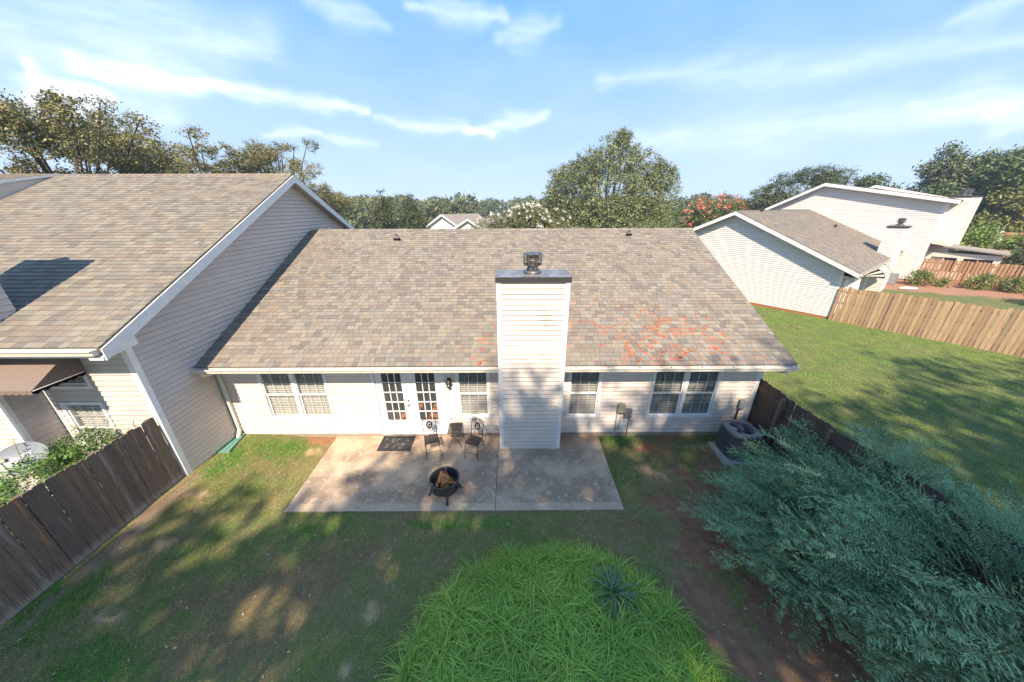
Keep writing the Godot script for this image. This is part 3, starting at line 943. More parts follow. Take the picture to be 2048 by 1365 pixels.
# ---------------------------------------------------------------- the house with the patio
func make_main_house() -> void:
	rng.seed = 41
	var h := thing("house", "single storey beige house with grey shingle roof behind the concrete patio", "house")
	var holes := [[-6.745, -4.91, 0.71, 2.29], [-3.70, -1.735, 0.2, 2.33], [-1.425, -0.5, 0.72, 2.29], [1.62, 2.54, 0.71, 2.29], [3.90, 5.765, 0.71, 2.29]]
	# walls, kept hollow so that the rooms are dark behind the glass
	var wall := MB.new()
	for r in free_rects(-7.8, 6.80, 0.02, 2.52, holes):
		wall.lim(r[0], r[1], r[2], r[3], -0.16, -0.03)
	wall.lim(6.64, 6.80, 0.02, 2.5, -11.5, -0.161)
	wall.lim(-7.8, -7.7, 0.02, 2.5, -11.5, -0.161)
	wall.lim(-7.8, 6.80, 0.02, 2.5, -11.66, -11.501)
	wall.lim(-7.8, 6.8, 2.5205, 2.56, -11.66, 0.0)
	wall.prism(PackedVector2Array([Vector2(0.3, 2.561), Vector2(11.2, 2.561), Vector2(5.75, 5.2)]), Vector3(6.70, 0, 0), Vector3.FORWARD, Vector3.UP, Vector3(0.1, 0, 0))
	var w := obj("wall", wall, M.core, h)
	siding(w, Vector3(0, 0, 0), Vector3.RIGHT, Vector3.BACK, flat(-7.79), flat(6.70), 0.2, 2.5, holes, M.siding)
	var ct := MB.new()
	ct.lim(6.70, 6.825, 0.2, 2.5, 0.0, 0.026)
	ct.lim(6.801, 6.826, 0.2, 2.5, -0.12, -0.0005)
	obj("corner_trim", ct, M.trim, h)
	var fo := MB.new()
	fo.lim(-7.79, 6.79, -0.2, 0.199, -0.1, 0.006)
	obj("foundation", fo, M.foundation, h)
	# inside
	var fl := MB.new()
	fl.lim(-7.69, 6.63, 0.1, 0.2, -11.5, -0.165)
	obj("wood_floor", fl, M.wood_floor, h)
	var rm := MB.new()
	rm.lim(-7.69, 6.63, 0.2, 2.5, -4.3, -4.2)
	rm.lim(-4.3, -4.2, 0.2, 2.5, -4.199, -0.17)
	rm.lim(0.3, 0.4, 0.2, 2.5, -4.199, -0.17)
	rm.lim(3.2, 3.3, 0.2, 2.5, -4.199, -0.17)
	obj("partition", rm, M.room, h)
	# windows
	window(h, -6.745, -4.91, 0.71, 2.29, 0.0, 2, M.blind, 0.55, "double window with half open blinds, sunlit")
	window(h, -1.425, -0.5, 0.72, 2.29, 0.0, 1, M.blind, 0.35)
	window(h, 1.62, 2.54, 0.71, 2.29, 0.0, 1, M.blind, 0.35)
	window(h, 3.90, 5.765, 0.71, 2.29, 0.0, 2, M.blind, 0.35, "double window beside the air conditioner")
	# french door
	var cas := MB.new()
	cas.lim(-3.70, -3.63, 0.2, 2.33, -0.1, 0.035)
	cas.lim(-1.805, -1.735, 0.2, 2.33, -0.1, 0.035)
	cas.lim(-3.629, -1.806, 2.27, 2.33, -0.1, 0.035)
	cas.lim(-3.629, -1.806, 0.2, 0.228, -0.12, 0.06)
	obj("door_frame", cas, M.trim, h)
	for k in 2:
		var a := -3.625 + k * 0.911
		var b := a + 0.905
		var door := MB.new()
		var g0 := a + 0.19
		var g1 := b - 0.19
		var y0 := 0.62
		var y1 := 2.17
		door.lim(a, g0, 0.232, 2.265, -0.06, -0.015)
		door.lim(g1, b, 0.232, 2.265, -0.06, -0.015)
		door.lim(g0, g1, 0.232, y0, -0.06, -0.015)
		door.lim(g0, g1, y1, 2.265, -0.06, -0.015)
		var dn := obj("door", door, M.trim, h)
		var lip := MB.new()
		lip.lim(g0 - 0.03, g0 - 0.001, y0 - 0.03, y1 + 0.03, -0.0145, -0.004)
		lip.lim(g1 + 0.001, g1 + 0.03, y0 - 0.03, y1 + 0.03, -0.0145, -0.004)
		lip.lim(g0, g1, y0 - 0.03, y0 - 0.001, -0.0145, -0.004)
		lip.lim(g0, g1, y1 + 0.001, y1 + 0.03, -0.0145, -0.004)
		obj("glazing_bead", lip, M.trim, dn)
		var mu := MB.new()
		for i in [1, 2]:
			var x := lerpf(g0, g1, i / 3.0)
			mu.lim(x - 0.011, x + 0.011, y0, y1, -0.05, -0.02)
		for i in range(1, 5):
			var y := lerpf(y0, y1, i / 5.0)
			for j in 3:
				mu.lim(lerpf(g0, g1, j / 3.0) + (0.0112 if j else 0.0), lerpf(g0, g1, (j + 1) / 3.0) - (0.0112 if j < 2 else 0.0), y - 0.011, y + 0.011, -0.049, -0.021)
		obj("muntin", mu, M.trim, dn)
		for i in 3:
			for j in 5:
				var p := MB.new()
				p.lim(lerpf(g0, g1, i / 3.0) + 0.005, lerpf(g0, g1, (i + 1) / 3.0) - 0.005, lerpf(y0, y1, j / 5.0) + 0.005, lerpf(y0, y1, (j + 1) / 5.0) - 0.005, -0.037, -0.033)
				obj("pane", p, M.glass, dn)
		if k == 0:
			var kn := MB.new()
			kn.lathe([Vector2(0.0, 0.0), Vector2(0.03, 0.0), Vector2(0.03, 0.006), Vector2(0.0, 0.012)], 12)
			for y in [1.15, 1.3]:
				var e := inst("lock_plate", kn.mesh(M.brass), Transform3D(Basis(Vector3.RIGHT, PI / 2), Vector3(-2.785, y, -0.014)), dn)
				e.name = e.name
			var lv := MB.new()
			lv.tube([Vector3(-2.785, 1.15, -0.004), Vector3(-2.785, 1.15, 0.035), Vector3(-2.82, 1.148, 0.04), Vector3(-2.88, 1.14, 0.038)], 0.009, 0.007, 6)
			obj("handle", lv, M.brass, dn)
		else:
			var ast := MB.new()
			ast.lim(a - 0.022, a + 0.02, 0.235, 2.26, -0.0145, -0.002)
			obj("astragal", ast, M.trim, dn)
	# roof
	var ze := 0.5
	var ye := 2.62
	var zr := -5.75
	var yr := 5.476
	var roof := roof_shell(h, -7.79, 7.2, ze, ye, zr, yr, -12.0, 2.62)
	var U := Vector3(0, yr - ye, zr - ze).normalized()
	var ln := Vector2(yr - ye, zr - ze).length()
	shingles(roof, Vector3(-7.79, ye + 0.002, ze + 0.012), Vector3.RIGHT, U, 15.0, ln, 298, 501)
	ridge_caps(roof, Vector3(7.2, yr, zr), Vector3(-7.55, yr, zr), 0.457, 0.457)
	vent_hood(roof, Vector3(-4.17, 5.15, -4.99))
	vent_hood(roof, Vector3(4.58, 5.27, -5.25), 0.9)
	# rusty red patches of lichen on the shingles
	rng.seed = 611
	var N := Vector3.RIGHT.cross(U)
	var li := MB.new()
	var lf := noise(612, 0.9, 2)
	var placed := 0
	for k in 9000:
		if placed > 760: break
		var x := rnd(-2.5, 6.9)
		var s := rnd(0.02, 4.2)
		var want := 0.0
		want += exp(-pow((x - 4.4) / 1.35, 2) - pow((s - 1.0) / 0.85, 2)) * 0.85
		want += exp(-pow((x - 3.6) / 0.8, 2) - pow((s - 0.15) / 0.22, 2)) * 0.9
		want += exp(-pow((x + 0.5) / 0.35, 2) - pow((s - 0.4) / 0.5, 2)) * 0.7
		want += exp(-pow((x - 2.3) / 1.4, 2) - pow((s - 1.6) / 0.8, 2)) * 0.18
		want += exp(-pow((x + 3.2) / 2.2, 2) - pow((s - 0.2) / 0.5, 2)) * 0.05
		if x > -0.26 and x < 1.43 and s < 1.0: continue
		if rng.randf() > want * (0.45 + 1.3 * lf.get_noise_2d(x * 1.8, s * 1.8)): continue
		placed += 1
		var row := floorf(s / 0.145) * 0.145
		var cs := Color(0.42, 0.095, 0.035).lerp(Color(0.36, 0.15, 0.085), rng.randf())
		for j in 1 + rng.randi() % 4:
			var rr := rnd(0.008, 0.036)
			var cx := x + rnd(-0.06, 0.06)
			var sy := clampf(s - row + rnd(-0.04, 0.04), rr * 0.8, 0.14 - rr * 0.8)
			li.col = cs * rnd(0.8, 1.15)
			var n := 6
			var pts := []
			for i in n:
				var a := TAU * i / n + rnd(-0.3, 0.3)
				var q := rr * rnd(0.5, 1.15)
				var dy := clampf(sy + sin(a) * q, 0.003, 0.143)
				var hh := 0.0175 - 0.014 * dy / 0.16
				pts.append(Vector3(-0.0, ye + 0.002, ze + 0.012) + Vector3.RIGHT * (cx + cos(a) * q * 1.25) + U * (row + dy) + N * hh)
			for i in range(1, n - 1): li.tri(pts[0], pts[i], pts[i + 1])
	var lo := obj("lichen", li, M.stain, roof)
	tag(lo, "rust red lichen patches scattered over the lower right shingles", "", "", "stuff")
	# eaves
	var so := MB.new()
	so.lim(-7.78, -0.24, 2.505, 2.52, 0.001, 0.478)
	so.lim(1.41, 7.17, 2.505, 2.52, 0.001, 0.478)
	so.lim(6.83, 7.17, 2.505, 2.52, -11.6, 0.0005)
	obj("soffit", so, M.trim_cream, h)
	var fa := MB.new()
	fa.lim(-7.78, -0.24, 2.48, 2.61, 0.478, 0.497)
	fa.lim(1.41, 7.19, 2.48, 2.61, 0.478, 0.497)
	obj("fascia", fa, M.trim, h)
	gutter(h, -7.78, -0.25, 2.585, 0.497, M.trim_cream)
	gutter(h, 1.42, 7.2, 2.585, 0.497, M.trim_cream)
	rake(h, 7.19, 1.0, ze, ye - 0.02, zr, yr - 0.02, -12.0, 2.6)
	downspout(h, [Vector3(-7.62, 2.49, 0.55), Vector3(-7.62, 2.40, 0.53), Vector3(-7.68, 2.28, 0.10), Vector3(-7.70, 2.2, 0.07), Vector3(-7.70, 0.42, 0.07), Vector3(-7.66, 0.27, 0.22)], M.trim_cream)
	downspout(h, [Vector3(6.98, 2.48, 0.55), Vector3(7.0, 2.40, 0.5), Vector3(6.92, 2.26, -0.05), Vector3(6.9, 2.15, -0.1), Vector3(6.9, 0.2, -0.1)], M.trim)
	chimney(h, -0.24, 1.41, 0.03, 4.73, -0.36, 0.535, M.siding)

func make_patio() -> void:
	var im := Image.create(512, 192, false, Image.FORMAT_RGB8)
	var f1 := noise(711, 0.012, 4)
	var f2 := noise(712, 0.06, 4)
	var f3 := noise(713, 0.4, 2)
	for y in 192:
		for x in 512:
			var wx := -5.0 + 7.59 * x / 512.0
			var wz := 2.45 * y / 192.0
			var a := f1.get_noise_2d(x, y)
			var b := f2.get_noise_2d(x, y)
			var g := f3.get_noise_2d(x, y)
			var c := Color(0.44, 0.345, 0.25)
			# blotches of dark mildew with ragged edges, thinner at the front edge; left end painted paler as if sunlit
			var dirt_and_shade := clampf(0.55 + 1.5 * a + 0.9 * b + 0.25 * (wx + 2.0) / 4.0, 0, 1)
			if wz > 2.25: dirt_and_shade *= 0.35
			c = c.lerp(Color(0.245, 0.185, 0.13), dirt_and_shade * 0.9)
			c = c.lerp(Color(0.5, 0.42, 0.33), clampf(b * 1.6 - 0.25, 0, 0.6))
			if wz < 0.5: c = c.lerp(Color(0.42, 0.23, 0.12), clampf((0.5 - wz) * 1.5 + b - 0.1, 0, 0.6) * (1.0 if wx > 1.4 else 0.4))
			c = c * (1.0 + 0.35 * g)
			im.set_pixel(x, y, c.linear_to_srgb())
	var m := StandardMaterial3D.new()
	m.albedo_texture = ImageTexture.create_from_image(im)
	m.roughness = 0.9
	var p := Node3D.new()
	p.name = "patio"
	add_child(p)
	tag(p, "stained concrete patio slab behind the house", "patio", "", "structure")
	for s in [[-5.0, -0.297], [-0.287, 2.59]]:
		var mb := MB.new()
		var A := Vector3(s[0], 0.0, 2.45)
		var B := Vector3(s[1], 0.0, 2.45)
		var C := Vector3(s[1], 0.10, 0.008)
		var D := Vector3(s[0], 0.10, 0.008)
		var dn := Vector3(0, -0.12, 0)
		mb.quad(A, B, C, D)
		for i in 6:   # map the picture of stains and painted sun over both slabs
			var q := mb.v[i]
			mb.t[i] = Vector2((q.x + 5.0) / 7.59, q.z / 2.45)
		mb.quad(A + dn, B + dn, B, A)
		mb.quad(B + dn, C + dn, C, B)
		mb.quad(D + dn, A + dn, A, D)
		obj("slab", mb, m, p)

# ---------------------------------------------------------------- the house on the left
func make_left_house() -> void:
	rng.seed = 43
	var h := thing("house", "taller beige house with long shingle roof and shaded gable beside the patio house", "house")
	var XW := -7.8
	var ZW := 1.62
	var ze := 2.2
	var ye := 3.89
	var zr := -4.96
	var yr := 7.36
	var zb := -8.95
	var yb := 5.37
	var sf := (yr - ye) / (ze - zr)
	var sb := (yr - yb) / (zr - zb)
	var holes := [[-9.83, -8.87, 2.70, 3.5], [-9.79, -8.86, 0.95, 2.37]]
	var wall := MB.new()
	for r in free_rects(-16.0, XW, 0.1, 3.82, holes): wall.lim(r[0], r[1], r[2], r[3], ZW - 0.15, ZW - 0.03)
	wall.prism(PackedVector2Array([Vector2(-ZW + 0.151, 0.1), Vector2(8.8, 0.1), Vector2(8.8, 5.25), Vector2(-zr, 7.15), Vector2(-ZW + 0.151, 3.9)]), Vector3(XW - 0.15, 0, 0), Vector3.FORWARD, Vector3.UP, Vector3(0.12, 0, 0))
	wall.lim(-16.0, -15.9, 0.1, 5.3, -8.8, ZW - 0.151)
	wall.lim(-15.899, XW - 0.151, 0.1, 5.3, -8.95, -8.8)
	wall.lim(-15.899, XW - 0.151, 3.7, 3.8, -8.799, ZW - 0.151)
	var w := obj("wall", wall, M.core, h)
	# gable siding, only the stretch that stands clear of the next roof
	var back := func(y: float) -> float:
		if y < 2.55: return -0.02
		if y < 5.3: return -0.02 - (y - 2.55) / 0.457 + 0.05
		return zb + 0.15 + (y - 5.3) / sb
	var front := func(y: float) -> float:
		if y < 3.98: return ZW - 0.1
		return minf(ZW - 0.1, ze - (y + 0.13 - ye) / sf)
	siding(w, Vector3(XW, 0, 0), Vector3.BACK, Vector3.RIGHT, back, front, 0.27, 7.2, [], M.siding_grey, 0.125, 3.3)
	siding(w, Vector3(0, 0, ZW), Vector3.RIGHT, Vector3.BACK, flat(-10.0), flat(XW - 0.1), 0.25, 3.75, holes, M.siding_grey)
	var ct := MB.new()
	ct.lim(XW - 0.1, XW, 0.25, 3.72, ZW, ZW + 0.024)
	ct.lim(XW, XW + 0.024, 0.25, 3.72, ZW - 0.1, ZW + 0.024)
	obj("corner_trim", ct, M.trim, h)
	var jt := MB.new()
	jt.lim(-9.99, -9.87, 0.25, 3.75, ZW + 0.001, ZW + 0.02)
	obj("corner_trim", jt, M.trim, h)
	var fo := MB.new()
	fo.lim(-15.9, XW + 0.005, -0.1, 0.25, ZW - 0.15, ZW + 0.006)
	fo.lim(XW - 0.1, XW + 0.006, -0.1, 0.27, -0.02, ZW - 0.151)
	obj("foundation", fo, M.foundation, h)
	var st := MB.new()
	st.lim(XW + 0.001, XW + 0.02, 0.255, 0.268, 0.02, ZW - 0.1)
	obj("starter_strip", st, M.trim, h)
	window(h, -9.83, -8.87, 2.70, 3.5, ZW, 1, M.blind, 0.4, "upper window half hidden by the brown awning")
	window(h, -9.79, -8.86, 0.95, 2.37, ZW, 1, M.blind, 0.55, "window with bright crooked blinds behind the bush")
	chimney(h, -11.65, -10.0, 0.2, 6.75, ZW - 0.3, 2.25, M.siding_grey)
	var roof := roof_shell(h, -15.6, -7.5, ze, ye, zr, yr, zb, yb)
	var U := Vector3(0, yr - ye, zr - ze).normalized()
	shingles(roof, Vector3(-15.6, ye + 0.002, ze + 0.012), Vector3.RIGHT, U, 8.1, Vector2(yr - ye, zr - ze).length(), 298, 502, Color(0.95, 0.965, 0.945))
	ridge_caps(roof, Vector3(-7.5, yr, zr), Vector3(-15.6, yr, zr), sf, sb, Color(1.05, 1.0, 0.95))
	# flatter roof of the next wing
	var wing := MB.new()
	wing.col = Color(0.33, 0.29, 0.25)
	var t := Vector3(0, -0.1, 0)
	var P := [Vector3(-24, 7.40 - 7.5 * 0.2, 2.5), Vector3(-15.62, 7.40 - 7.5 * 0.2, 2.5), Vector3(-15.62, 7.40, zr - 0.03), Vector3(-24, 7.40, zr - 0.03)]
	wing.quad(P[0], P[1], P[2], P[3])
	wing.quad(P[0] + t, P[1] + t, P[1], P[0])
	wing.quad(P[1] + t, P[2] + t, P[2], P[1])
	wing.quad(P[3] + t, P[2] + t, P[1] + t, P[0] + t)
	var wr := obj("wing_roof", wing, M.shingle, h)
	shingles(wr, P[0] + Vector3(0, 0.002, 0.01), Vector3.RIGHT, (P[3] - P[0]).normalized(), 8.38, P[0].distance_to(P[3]), 0, 503, Color(0.98, 0.96, 0.92))
	var wf := MB.new()
	wf.quad(P[1] + Vector3(0.02, -0.24, 0), P[2] + Vector3(0.02, -0.06, 0), P[2] + Vector3(0.02, 0, 0), P[1] + Vector3(0.02, 0, 0))
	wf.quad(P[2] + Vector3(0.0, -0.06, 0), P[1] + Vector3(0.0, -0.24, 0), P[1], P[2])
	wf.quad(P[1] + Vector3(0, 0, 0), P[1] + Vector3(0.02, 0, 0), P[2] + Vector3(0.02, 0, 0), P[2] + Vector3(0, 0, 0))
	obj("wing_fascia", wf, M.trim, h)
	var ww := MB.new()
	ww.quad(Vector3(-15.63, 3.5, 2.4), Vector3(-15.63, 7.25, -4.9), Vector3(-15.63, 7.3, -4.9), Vector3(-15.63, 5.85, 2.4))
	obj("wing_wall", ww, M.siding_grey, h)
	rake(h, -7.5, 1.0, ze, ye - 0.02, zr, yr - 0.02, zb, yb - 0.02, 0.23)
	var so := MB.new()   # sloping soffit under the rake
	for e in [[ze, ye], [zb, yb]]:
		var a := Vector3(XW + 0.026, e[1] - 0.21, e[0])
		var b := Vector3(-7.515, e[1] - 0.21, e[0])
		var c := Vector3(-7.515, yr - 0.21, zr)
		var d := Vector3(XW + 0.026, yr - 0.21, zr)
		so.quad(b, a, d, c)
		so.quad(a, b, c, d)
	obj("soffit", so, M.trim_cream, h)
	var eb := MB.new()
	eb.lim(-15.6, -7.76, 3.70, 3.715, ZW + 0.026, ze - 0.022)
	obj("eave_soffit", eb, M.trim_cream, h)
	var fa := MB.new()
	fa.lim(-15.6, -7.79, 3.68, 3.87, ze - 0.021, ze - 0.002)
	obj("fascia", fa, M.trim, h)
	var rt := MB.new()   # boxed return at the foot of the rake
	rt.prism(PackedVector2Array([Vector2(-ze - 0.02, 3.64), Vector2(-ze + 0.62, 3.72), Vector2(-ze + 0.6, 3.96), Vector2(-ze - 0.02, 3.7)]), Vector3(-7.785, 0, 0), Vector3.FORWARD, Vector3.UP, Vector3(0.275, 0, 0))
	rt.prism(PackedVector2Array([Vector2(-zb - 0.42, 5.18), Vector2(-zb + 0.02, 5.12), Vector2(-zb + 0.02, 5.2), Vector2(-zb - 0.4, 5.36)]), Vector3(-7.785, 0, 0), Vector3.FORWARD, Vector3.UP, Vector3(0.275, 0, 0))
	obj("cornice_return", rt, M.trim, h)
	gutter(h, -15.6, -7.56, 3.86, ze + 0.002, M.trim_cream, false)
	# canvas awning
	var aw := thing("window_awning", "brown canvas awning with scalloped edge over the upper window", "awning", Vector3(-9.38, 3.1, ZW))
	var x0 := -0.58
	var x1 := 0.58
	var top := MB.new()
	var H := 0.58
	var D := 0.86
	top.quad(Vector3(x0, 0.04, D), Vector3(x1, 0.04, D), Vector3(x1, H, 0.03), Vector3(x0, H, 0.03))
	top.quad(Vector3(x1, 0.03, D - 0.01), Vector3(x0, 0.03, D - 0.01), Vector3(x0, H - 0.012, 0.03), Vector3(x1, H - 0.012, 0.03))
	obj("canopy", top, M.awning, aw)
	for s in [x0, x1]:
		var side := MB.new()
		side.tri(Vector3(s, 0.04, D), Vector3(s, 0.04, 0.03), Vector3(s, H, 0.03))
		side.tri(Vector3(s - 0.006, 0.04, D), Vector3(s - 0.006, H, 0.03), Vector3(s - 0.006, 0.04, 0.03))
		obj("side_panel", side, M.awning, aw)
	var va := MB.new()
	for i in 9:
		var a := lerpf(x0, x1, i / 9.0)
		var b := lerpf(x0, x1, (i + 1) / 9.0)
		va.prism(PackedVector2Array([Vector2(a, 0.039), Vector2(a, -0.02), Vector2(lerpf(a, b, 0.25), -0.045), Vector2(lerpf(a, b, 0.75), -0.045), Vector2(b, -0.02), Vector2(b, 0.039)]), Vector3(0, 0, D - 0.004), Vector3.RIGHT, Vector3.UP, Vector3(0, 0, 0.004))
	for s in [x0, x1]:
		for i in 6:
			var a := lerpf(0.04, D, i / 6.0)
			var b := lerpf(0.04, D, (i + 1) / 6.0)
			va.prism(PackedVector2Array([Vector2(a, 0.039), Vector2(a, -0.02), Vector2(lerpf(a, b, 0.5), -0.05), Vector2(b, -0.02), Vector2(b, 0.039)]), Vector3(s - 0.004, 0, 0), Vector3.BACK, Vector3.UP, Vector3(0.004, 0, 0))
	obj("valance", va, M.awning, aw)
	var fr := MB.new()
	fr.tube([Vector3(x0, 0.03, 0.03), Vector3(x0, 0.03, D - 0.02), Vector3(x1, 0.03, D - 0.02), Vector3(x1, 0.03, 0.03)], 0.012, 0.012, 6)
	obj("frame", fr, M.pipe, aw)

# ---------------------------------------------------------------- houses on the right
func make_right_houses() -> void:
	rng.seed = 47
	var a := thing("house", "low grey roofed house with sunlit white gable across the lawn", "house", NB_AT, NB_TURN)
	var ze := 0.66
	var ye := 2.98
	var zr := -6.0
	var yr := 6.03
	var zb := -12.6
	var s := (yr - ye) / (ze - zr)
	var wall := MB.new()
	wall.prism(PackedVector2Array([Vector2(-0.0, 0.1), Vector2(11.9, 0.1), Vector2(11.9, 2.9), Vector2(6.0, 5.8), Vector2(-0.0, 2.95)]), Vector3(0.15, 0, 0), Vector3.FORWARD, Vector3.UP, Vector3(-0.12, 0, 0))
	wall.lim(0.151, 15.2, 0.1, 2.9, -0.15, -0.03)
	var w := obj("wall", wall, M.core, a)
	var back := func(y: float) -> float: return -11.9 if y < 2.9 else zr - (yr - 0.24 - y) / s
	var front := func(y: float) -> float: return -0.1 if y < 2.75 else ze - (y + 0.24 - ye) / s
	siding(w, Vector3(0, 0, 0), Vector3.BACK, Vector3.LEFT, back, front, 0.35, 5.8, [], M.siding_far, 0.125, 4.2)
	siding(w, Vector3(0, 0, 0), Vector3.RIGHT, Vector3.BACK, flat(0.1), flat(15.1), 0.35, 2.85, [[2.0, 3.6, 0.9, 2.4], [6.4, 8.3, 0.5, 2.5]], M.siding_far, 0.125)
	var fo := MB.new()
	fo.lim(-0.01, 15.2, -0.2, 0.349, -0.2, 0.008)
	fo.lim(-0.012, 0.1, -0.2, 0.349, -11.9, -0.201)
	obj("foundation", fo, M.clay_brick, a)
	var ct := MB.new()
	ct.lim(-0.025, 0.0, 0.35, 2.85, -0.11, 0.025)
	ct.lim(0.0, 0.11, 0.35, 2.85, 0.0, 0.025)
	obj("corner_trim", ct, M.trim, a)
	window(a, 2.0, 3.6, 0.9, 2.4, 0.0, 2, M.blind, 0.4)
	window(a, 6.4, 8.3, 0.5, 2.5, 0.0, 2, M.blind, 0.4)
	var roof := roof_shell(a, -0.4, 15.19, ze, ye, zr, yr, zb, ye)
	var U := Vector3(0, yr - ye, zr - ze).normalized()
	shingles(roof, Vector3(-0.4, ye + 0.002, ze + 0.012), Vector3.RIGHT, U, 15.58, Vector2(yr - ye, zr - ze).length(), 0, 504, Color(0.92, 0.9, 0.88))
	ridge_caps(roof, Vector3(-0.4, yr, zr), Vector3(15.1, yr, zr), s, s)
	vent_hood(roof, Vector3(3.4, 5.96, -5.85), 1.3)
	vent_hood(roof, Vector3(11.5, 4.75, -3.2), 1.2)
	rake(a, -0.4, -1.0, ze, ye - 0.02, zr, yr - 0.02, zb, ye - 0.02, 0.22)
	var rt := MB.new()
	rt.prism(PackedVector2Array([Vector2(-ze - 0.02, 2.72), Vector2(-ze + 0.62, 2.78), Vector2(-ze + 0.6, 3.02), Vector2(-ze - 0.02, 2.8)]), Vector3(-0.03, 0, 0), Vector3.FORWARD, Vector3.UP, Vector3(-0.355, 0, 0))
	obj("cornice_return", rt, M.trim, a)
	var so := MB.new()
	so.lim(0.03, 15.18, 2.78, 2.795, 0.03, ze - 0.03)
	obj("soffit", so, M.trim_cream, a)
	gutter(a, -0.36, 15.18, 2.95, ze, M.trim_cream, false)
	downspout(a, [Vector3(-0.1, 2.84, ze + 0.05), Vector3(0.1, 2.7, 0.4), Vector3(0.3, 2.5, 0.06), Vector3(0.3, 0.3, 0.06)], M.trim_cream)
	chimney(a, 9.0, 10.5, 0.25, 4.95, -0.1, 0.85, M.siding_far)
	var aw := thing("window_awning", "black and white striped rounded awning under the low grey roof", "awning", NB_AT + Basis(Vector3.UP, NB_TURN) * Vector3(7.3, 2.0, 0.03), NB_TURN)
	var st := MB.new()
	var ks := 9
	for i in ks:
		st.col = Color(0.02, 0.02, 0.022) if i % 2 == 0 else Color(0.75, 0.73, 0.7)
		var x0 := -1.3 + 2.6 * i / ks
		var x1 := -1.3 + 2.6 * (i + 1) / ks
		for j in 6:
			var t0 := PI * 0.5 * j / 6
			var t1 := PI * 0.5 * (j + 1) / 6
			st.quad(Vector3(x0, sin(t0) * 0.65, cos(t0) * 1.0), Vector3(x1, sin(t0) * 0.65, cos(t0) * 1.0), Vector3(x1, sin(t1) * 0.65, cos(t1) * 1.0), Vector3(x0, sin(t1) * 0.65, cos(t1) * 1.0))
	obj("canopy", st, M.stripe, aw)
	for e in [-1.3, 1.3]:
		var sp := MB.new()
		for j in 8:
			sp.col = Color(0.02, 0.02, 0.022) if j % 2 == 0 else Color(0.75, 0.73, 0.7)
			var t0 := PI * 0.5 * j / 8
			var t1 := PI * 0.5 * (j + 1) / 8
			sp.tri(Vector3(e, 0, 0), Vector3(e, sin(t0) * 0.65, cos(t0) * 1.0), Vector3(e, sin(t1) * 0.65, cos(t1) * 1.0))
		obj("side_panel", sp, M.stripe, aw)
	# two taller houses farther along the row, with one long shallow roof slope each
	var rows := [[15.2, 0.0, 6.3, 24, "tall white sided house end rising behind the low grey roof"], [23.0, 0.25, 6.0, 30, "farthest gable of the row, peeping over the tall white house end"]]
	for r in rows:
		var b := thing("house", r[4], "house", NB_AT, NB_TURN)
		var X: float = r[0]
		var dz: float = r[1]
		var z0 := 1.74 + dz
		var zr2 := -5.4 + dz * 8.0
		var yr2 := 8.18
		var ye2 := 6.68
		var ze2 := z0 + 0.56
		var zb2 := zr2 - 3.9
		var X1 := X + 7.8
		var bw := MB.new()
		bw.prism(PackedVector2Array([Vector2(-z0, 0.6), Vector2(-zb2 - 0.4, 0.6), Vector2(-zb2 - 0.4, 6.1), Vector2(-zr2, 7.95), Vector2(-z0, 6.6)]), Vector3(X + 0.15, 0, 0), Vector3.FORWARD, Vector3.UP, Vector3(-0.12, 0, 0))
		bw.lim(X + 0.151, X1, 0.6, 6.5, z0 - 0.15, z0 - 0.03)
		var w2 := obj("wall", bw, M.core if X < 20.0 else M.siding_far, b)
		var sl := (yr2 - ye2) / (ze2 - zr2)
		var bk := func(y: float) -> float: return zb2 + 0.4 if y < 6.1 else zr2 - (7.95 - y) / 0.53
		var fr := func(y: float) -> float: return z0 - 0.1 if y < 6.5 else minf(z0 - 0.1, ze2 - (y + 0.16 - ye2) / sl)
		if X < 20.0:
			siding(w2, Vector3(X, 0, 0), Vector3.BACK, Vector3.LEFT, bk, fr, 0.9, 7.95, [], M.siding_far, 0.135, 5.0)
			siding(w2, Vector3(0, 0, z0), Vector3.RIGHT, Vector3.BACK, flat(X + 0.1), flat(X1), 0.9, 6.45, [[X + 0.6, X + 1.5, 4.9, 6.1]], M.siding_far, 0.2)
			window(b, X + 0.6, X + 1.5, 4.9, 6.1, z0, 1, M.blind, 0.3)
			var t2 := MB.new()
			t2.lim(X - 0.025, X, 0.9, 6.5, z0 - 0.14, z0 + 0.025)
			t2.lim(X, X + 0.16, 0.9, 6.5, z0, z0 + 0.025)
			obj("corner_trim", t2, M.trim, b)
			chimney(b, X + 2.6, X + 4.1, 0.8, 6.9, z0 - 0.2, z0 + 1.0, M.siding_far)
			chimney(b, X + 5.6, X + 7.1, 0.8, 6.95, z0 - 0.2, z0 + 1.3, M.siding_far)
			# small hood over the back door and the sun room
			var hd := MB.new()
			hd.quad(Vector3(X + 0.5, 3.75, z0 + 0.9), Vector3(X + 2.3, 3.75, z0 + 0.9), Vector3(X + 2.3, 4.25, z0 + 0.03), Vector3(X + 0.5, 4.25, z0 + 0.03))
			hd.tri(Vector3(X + 0.5, 3.75, z0 + 0.9), Vector3(X + 0.5, 4.25, z0 + 0.03), Vector3(X + 0.5, 3.7, z0 + 0.03))
			hd.lim(X + 0.5, X + 2.3, 3.66, 3.745, z0 + 0.03, z0 + 0.9)
			hd.col = Color(1, 1, 1)
			obj("door_hood", hd, M.trim_cream, b)
			var sr := MB.new()
			var sx := X + 2.4
			sr.lim(sx, sx + 3.0, 2.55, 2.9, z0 + 0.03, 5.3)
			sr.lim(sx, sx + 3.0, 0.7, 1.5, z0 + 0.03, 5.3)
			for zz in [z0 + 0.03, 3.35, 5.0]: sr.lim(sx, sx + 3.0, 1.5005, 2.5495, zz, zz + 0.3)
